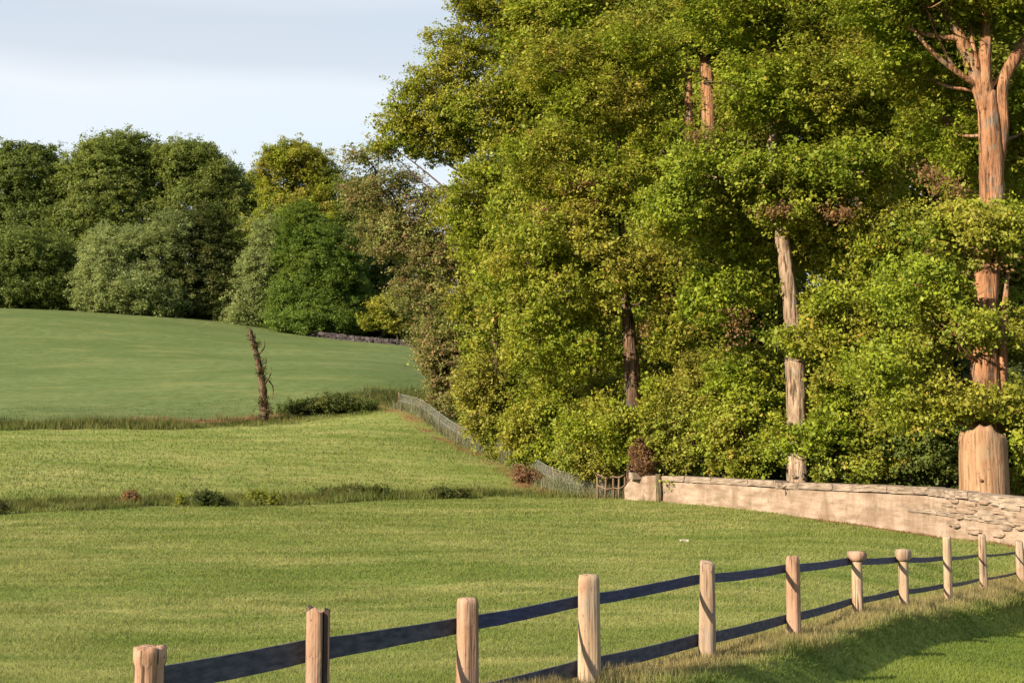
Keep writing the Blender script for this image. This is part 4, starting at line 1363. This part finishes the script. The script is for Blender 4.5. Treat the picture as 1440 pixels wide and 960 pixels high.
def build_fence():
    root = empty('post_fence', PB[5])
    tag(root, 'weathered wooden post fence with two dark navy rails crossing the foreground', 'fence')
    mats = ['pink', 'pink', 'pink', 'cream', 'lichen', 'pink', 'cream', 'cream', 'cream', 'cream', 'lichen']
    lean = [0.0, 0, 0, 0, 0.02, 0, 0, 0, 0, -.01, -.03]
    info = []
    for i, (px, ty, by, d, rp, kind) in enumerate(POSTS):
        k = d / F
        r = rp * k
        c = PB[i].copy()
        zb = g1(c[0], c[1]) - .25
        zt = P(px, ty, d)[2]
        n = 26
        a = np.arange(n) * 2 * math.pi / n
        rows = []
        rad = r * (1 + .035 * np.sin(a * 3 + i) + .03 * np.sin(a * 5 + 2 * i) + RNG.normal(0, .012, n))
        tzj = np.zeros(n)
        if kind in ('cap', 'chip'): tzj = .012 * np.sin(a * 4 + i) + RNG.normal(0, .006, n)
        if kind == 'split': tzj = np.where(np.cos(a) < 0, .02 * np.sin(a * 3) + .012, -.01)
        if kind == 'taper': tzj = .03 * np.cos(a - 2.0)
        m = 26
        for j in range(m):
            t = j / (m - 1)
            z = zb + (zt - zb) * t + tzj * t
            s = 1.03 - .05 * t
            if kind == 'taper': s = 1.16 - .24 * t
            if kind == 'round' and i == 3: s = 1.06 - .11 * t
            if kind in ('round', 'flat') and t > .96: s *= .9
            if kind == 'cap' and t > .90: s *= 1.13
            if kind == 'chip' and t > .97: s *= .86
            rr = rad * s * (1 + RNG.normal(0, .008, n))
            X = c[0] + np.cos(a) * rr + lean[i] * t
            Y = c[1] + np.sin(a) * rr
            if kind in ('split',):                 # a cleft half post, its flat face turned to the right
                X = np.minimum(X, c[0] + r * .42 * s)
            rows.append(np.column_stack([X, Y, z]))
        top = rows[-1].copy()
        ctr = top.mean(0)
        rows.append((top - ctr) * np.array([.7, .7, .5]) + ctr + np.array([0, 0, .006 if kind != 'split' else -.012]))
        v = np.vstack(rows + [rows[-1].mean(0)[None]])
        f = []
        M = len(rows)
        for j in range(M - 1):
            for q in range(n):
                w = (q + 1) % n
                f.append([j * n + q, j * n + w, (j + 1) * n + w, (j + 1) * n + q])
        for q in range(n):
            f.append([(M - 1) * n + q, (M - 1) * n + (q + 1) % n, M * n])
        po = mesh_obj('fence_post', v, f, PM[mats[i]], root, kind != 'split' and True)
        po.location = -Vector(root.location)
        if kind == 'split':
            # added dark slab that paints the shaded right face of the post
            mb = MB()
            hgt = zt - zb
            mb.box((c[0] + r * .66, c[1] + .01, zb + hgt / 2 - .004), (r * .44, r * 1.35, hgt), .12, .03)
            s = mb.build('shade_slab', SHADEM, po, False)
            s.location = (0, 0, 0)
        if kind == 'knob':
            mb = MB()
            wd = r * (1.7 if i == 6 else 1.5)
            hh = .12 if i == 6 else .17
            zz = zt - hh
            pts = [(c[0], c[1], zz - .02), (c[0], c[1], zz + .02), (c[0], c[1], zz + hh * .7), (c[0], c[1], zz + hh)]
            mb.tube(pts, [wd * .75, wd, wd * 1.05, wd * .9], 14, rough=.08)
            s = mb.build('cap', PM['lichen' if i == 7 else 'pink'], po)
            s.location = (0, 0, 0)
            if i == 6:
                pass
    # rails: sagging boards nailed to the far side of the posts
    up = [964, 917, 881, 847, 815, 800, 789, 787, 785, 781, 777]
    uh = [.175, .165, .12, .10, .095, .10, .10, .095, .075, .055, .05]
    lo = [1085, 1035, 985, 941, 901, 871, 846, 833, 824, 815, 806]
    lh = [.15, .15, .15, .14, .125, .105, .09, .085, .075, .055, .05]
    for nm, ys, hs in (('top_rail', up, uh), ('bottom_rail', lo, lh)):
        pts = []
        for i, (px, ty, by, d, rp, kind) in enumerate(POSTS):
            c = PB[i]
            e = FLINE[i + 2, :2] - FLINE[i, :2]
            e /= np.linalg.norm(e)
            off = np.array([-e[1], e[0]]) * (rp * d / F + .022)
            p = P(px, ys[i], d)
            pts.append(np.array([c[0] + off[0], c[1] + off[1], p[2], hs[i]]))
        pts = np.array([2 * pts[0] - pts[1]] + pts + [2 * pts[-1] - pts[-2]])
        for i in range(1, len(pts) - 1):
            n = 18
            q = np.array([pts[i] * (1 - t) + pts[i + 1] * t for t in np.linspace(0, 1, n)])
            L = np.linalg.norm(pts[i + 1, :3] - pts[i, :3])
            sag = .012 * L
            t = np.linspace(0, 1, n)
            q[:, 2] -= sag * 4 * t * (1 - t) * .5
            e = pts[i + 1, :2] - pts[i, :2]
            e /= np.linalg.norm(e)
            o2 = np.array([-e[1], e[0]])
            V = []
            lowj = np.convolve(RNG.normal(0, .006, n + 4), np.ones(5) / 5, 'valid')
            upj = np.convolve(RNG.normal(0, .004, n + 4), np.ones(5) / 5, 'valid')
            for s in (0, 1):
                for u in (0, 1):
                    lean_ = .018 * (u - .5)
                    V.append(np.column_stack([q[:, 0] + o2[0] * (.022 * s + lean_), q[:, 1] + o2[1] * (.022 * s + lean_), q[:, 2] + (q[:, 3] / 2 + upj if u else -q[:, 3] / 2 + lowj)]))
            V = np.vstack(V)        # 0: front low, 1: front up, 2: back low, 3: back up
            f = []
            for j in range(n - 1):
                for a_, b_ in ((0, 1), (1, 3), (3, 2), (2, 0)):
                    f.append([a_ * n + j, a_ * n + j + 1, b_ * n + j + 1, b_ * n + j])
            for j in (0, n - 1):
                f.append([j, n + j, 3 * n + j, 2 * n + j])
            mesh_obj(nm, V, f, (STRAP if nm == 'top_rail' and i > 2 else STRAP_DUST) if i < 9 else STRAP_OLD, root, False)


build_fence()

# ------------------------------------------------------------------ light
sl = bpy.data.lights.new('sun', 'SUN')
sl.energy = 5.0
sl.angle = math.radians(0.53)
sl.color = (1.0, 0.83, 0.62)
so = bpy.data.objects.new('sun', sl)
COL.objects.link(so)
so.rotation_euler = (-SUN).to_track_quat('-Z', 'Y').to_euler()

w = bpy.data.worlds.new('World')
scn.world = w
w.use_nodes = True
nt = w.node_tree
nt.nodes.clear()
N, L = nt.nodes, nt.links
out = N.new('ShaderNodeOutputWorld')
bg = N.new('ShaderNodeBackground')
sky = N.new('ShaderNodeTexSky')
sky.sky_type = 'NISHITA'
sky.sun_disc = False
sky.sun_elevation = EL
sky.sun_rotation = AZ
sky.air_density = 1.0
sky.dust_density = 1.5
bg.inputs['Strength'].default_value = 0.0535
ALB = 1.0
# thin stratus: layered cloud whose cover varies with height in the sky and drifting noise
tc = N.new('ShaderNodeTexCoord')
sep = N.new('ShaderNodeSeparateXYZ')
L.new(tc.outputs['Generated'], sep.inputs[0])
mp = N.new('ShaderNodeMapping')
mp.inputs['Scale'].default_value = (1.6, 1.6, 11)
L.new(tc.outputs['Generated'], mp.inputs['Vector'])
cn = noise(nt, 1.4, 4, mp.outputs['Vector'], .5)
ad = N.new('ShaderNodeMath')
ad.operation = 'MULTIPLY_ADD'
ad.inputs[1].default_value = 0.05
L.new(cn, ad.inputs[0])
L.new(sep.outputs['Z'], ad.inputs[2])
cover = ramp(nt, ad.outputs[0], [(0.0, 0.98), (0.30, 0.98), (0.320, 0.74), (0.352, 0.70), (0.372, 0.82), (0.6, 0.6)])
cloud = mix_col(nt, ramp(nt, cn, [(.3, 0.0), (.7, 1.0)]), (6.0, 6.75, 7.4), (6.65, 6.95, 7.4))
cs = mix_col(nt, cover, sky.outputs[0], cloud)
L.new(cs, bg.inputs['Color'])
L.new(bg.outputs[0], out.inputs['Surface'])

# ------------------------------------------------------------------ render settings
scn.view_settings.view_transform = 'Standard'
scn.view_settings.look = 'None'
scn.view_settings.gamma = 1
scn.view_settings.exposure = 1.36
scn.render.engine = 'CYCLES'
cy = scn.cycles
cy.use_denoising = True
try:
    cy.denoiser = 'OPENIMAGEDENOISE'
    cy.denoising_input_passes = 'RGB_ALBEDO_NORMAL'
except Exception:
    pass
cy.max_bounces = 5
cy.diffuse_bounces = 3
cy.glossy_bounces = 2
cy.transmission_bounces = 3
cy.transparent_max_bounces = 4
cy.sample_clamp_indirect = 6
cy.caustics_reflective = False
cy.caustics_refractive = False
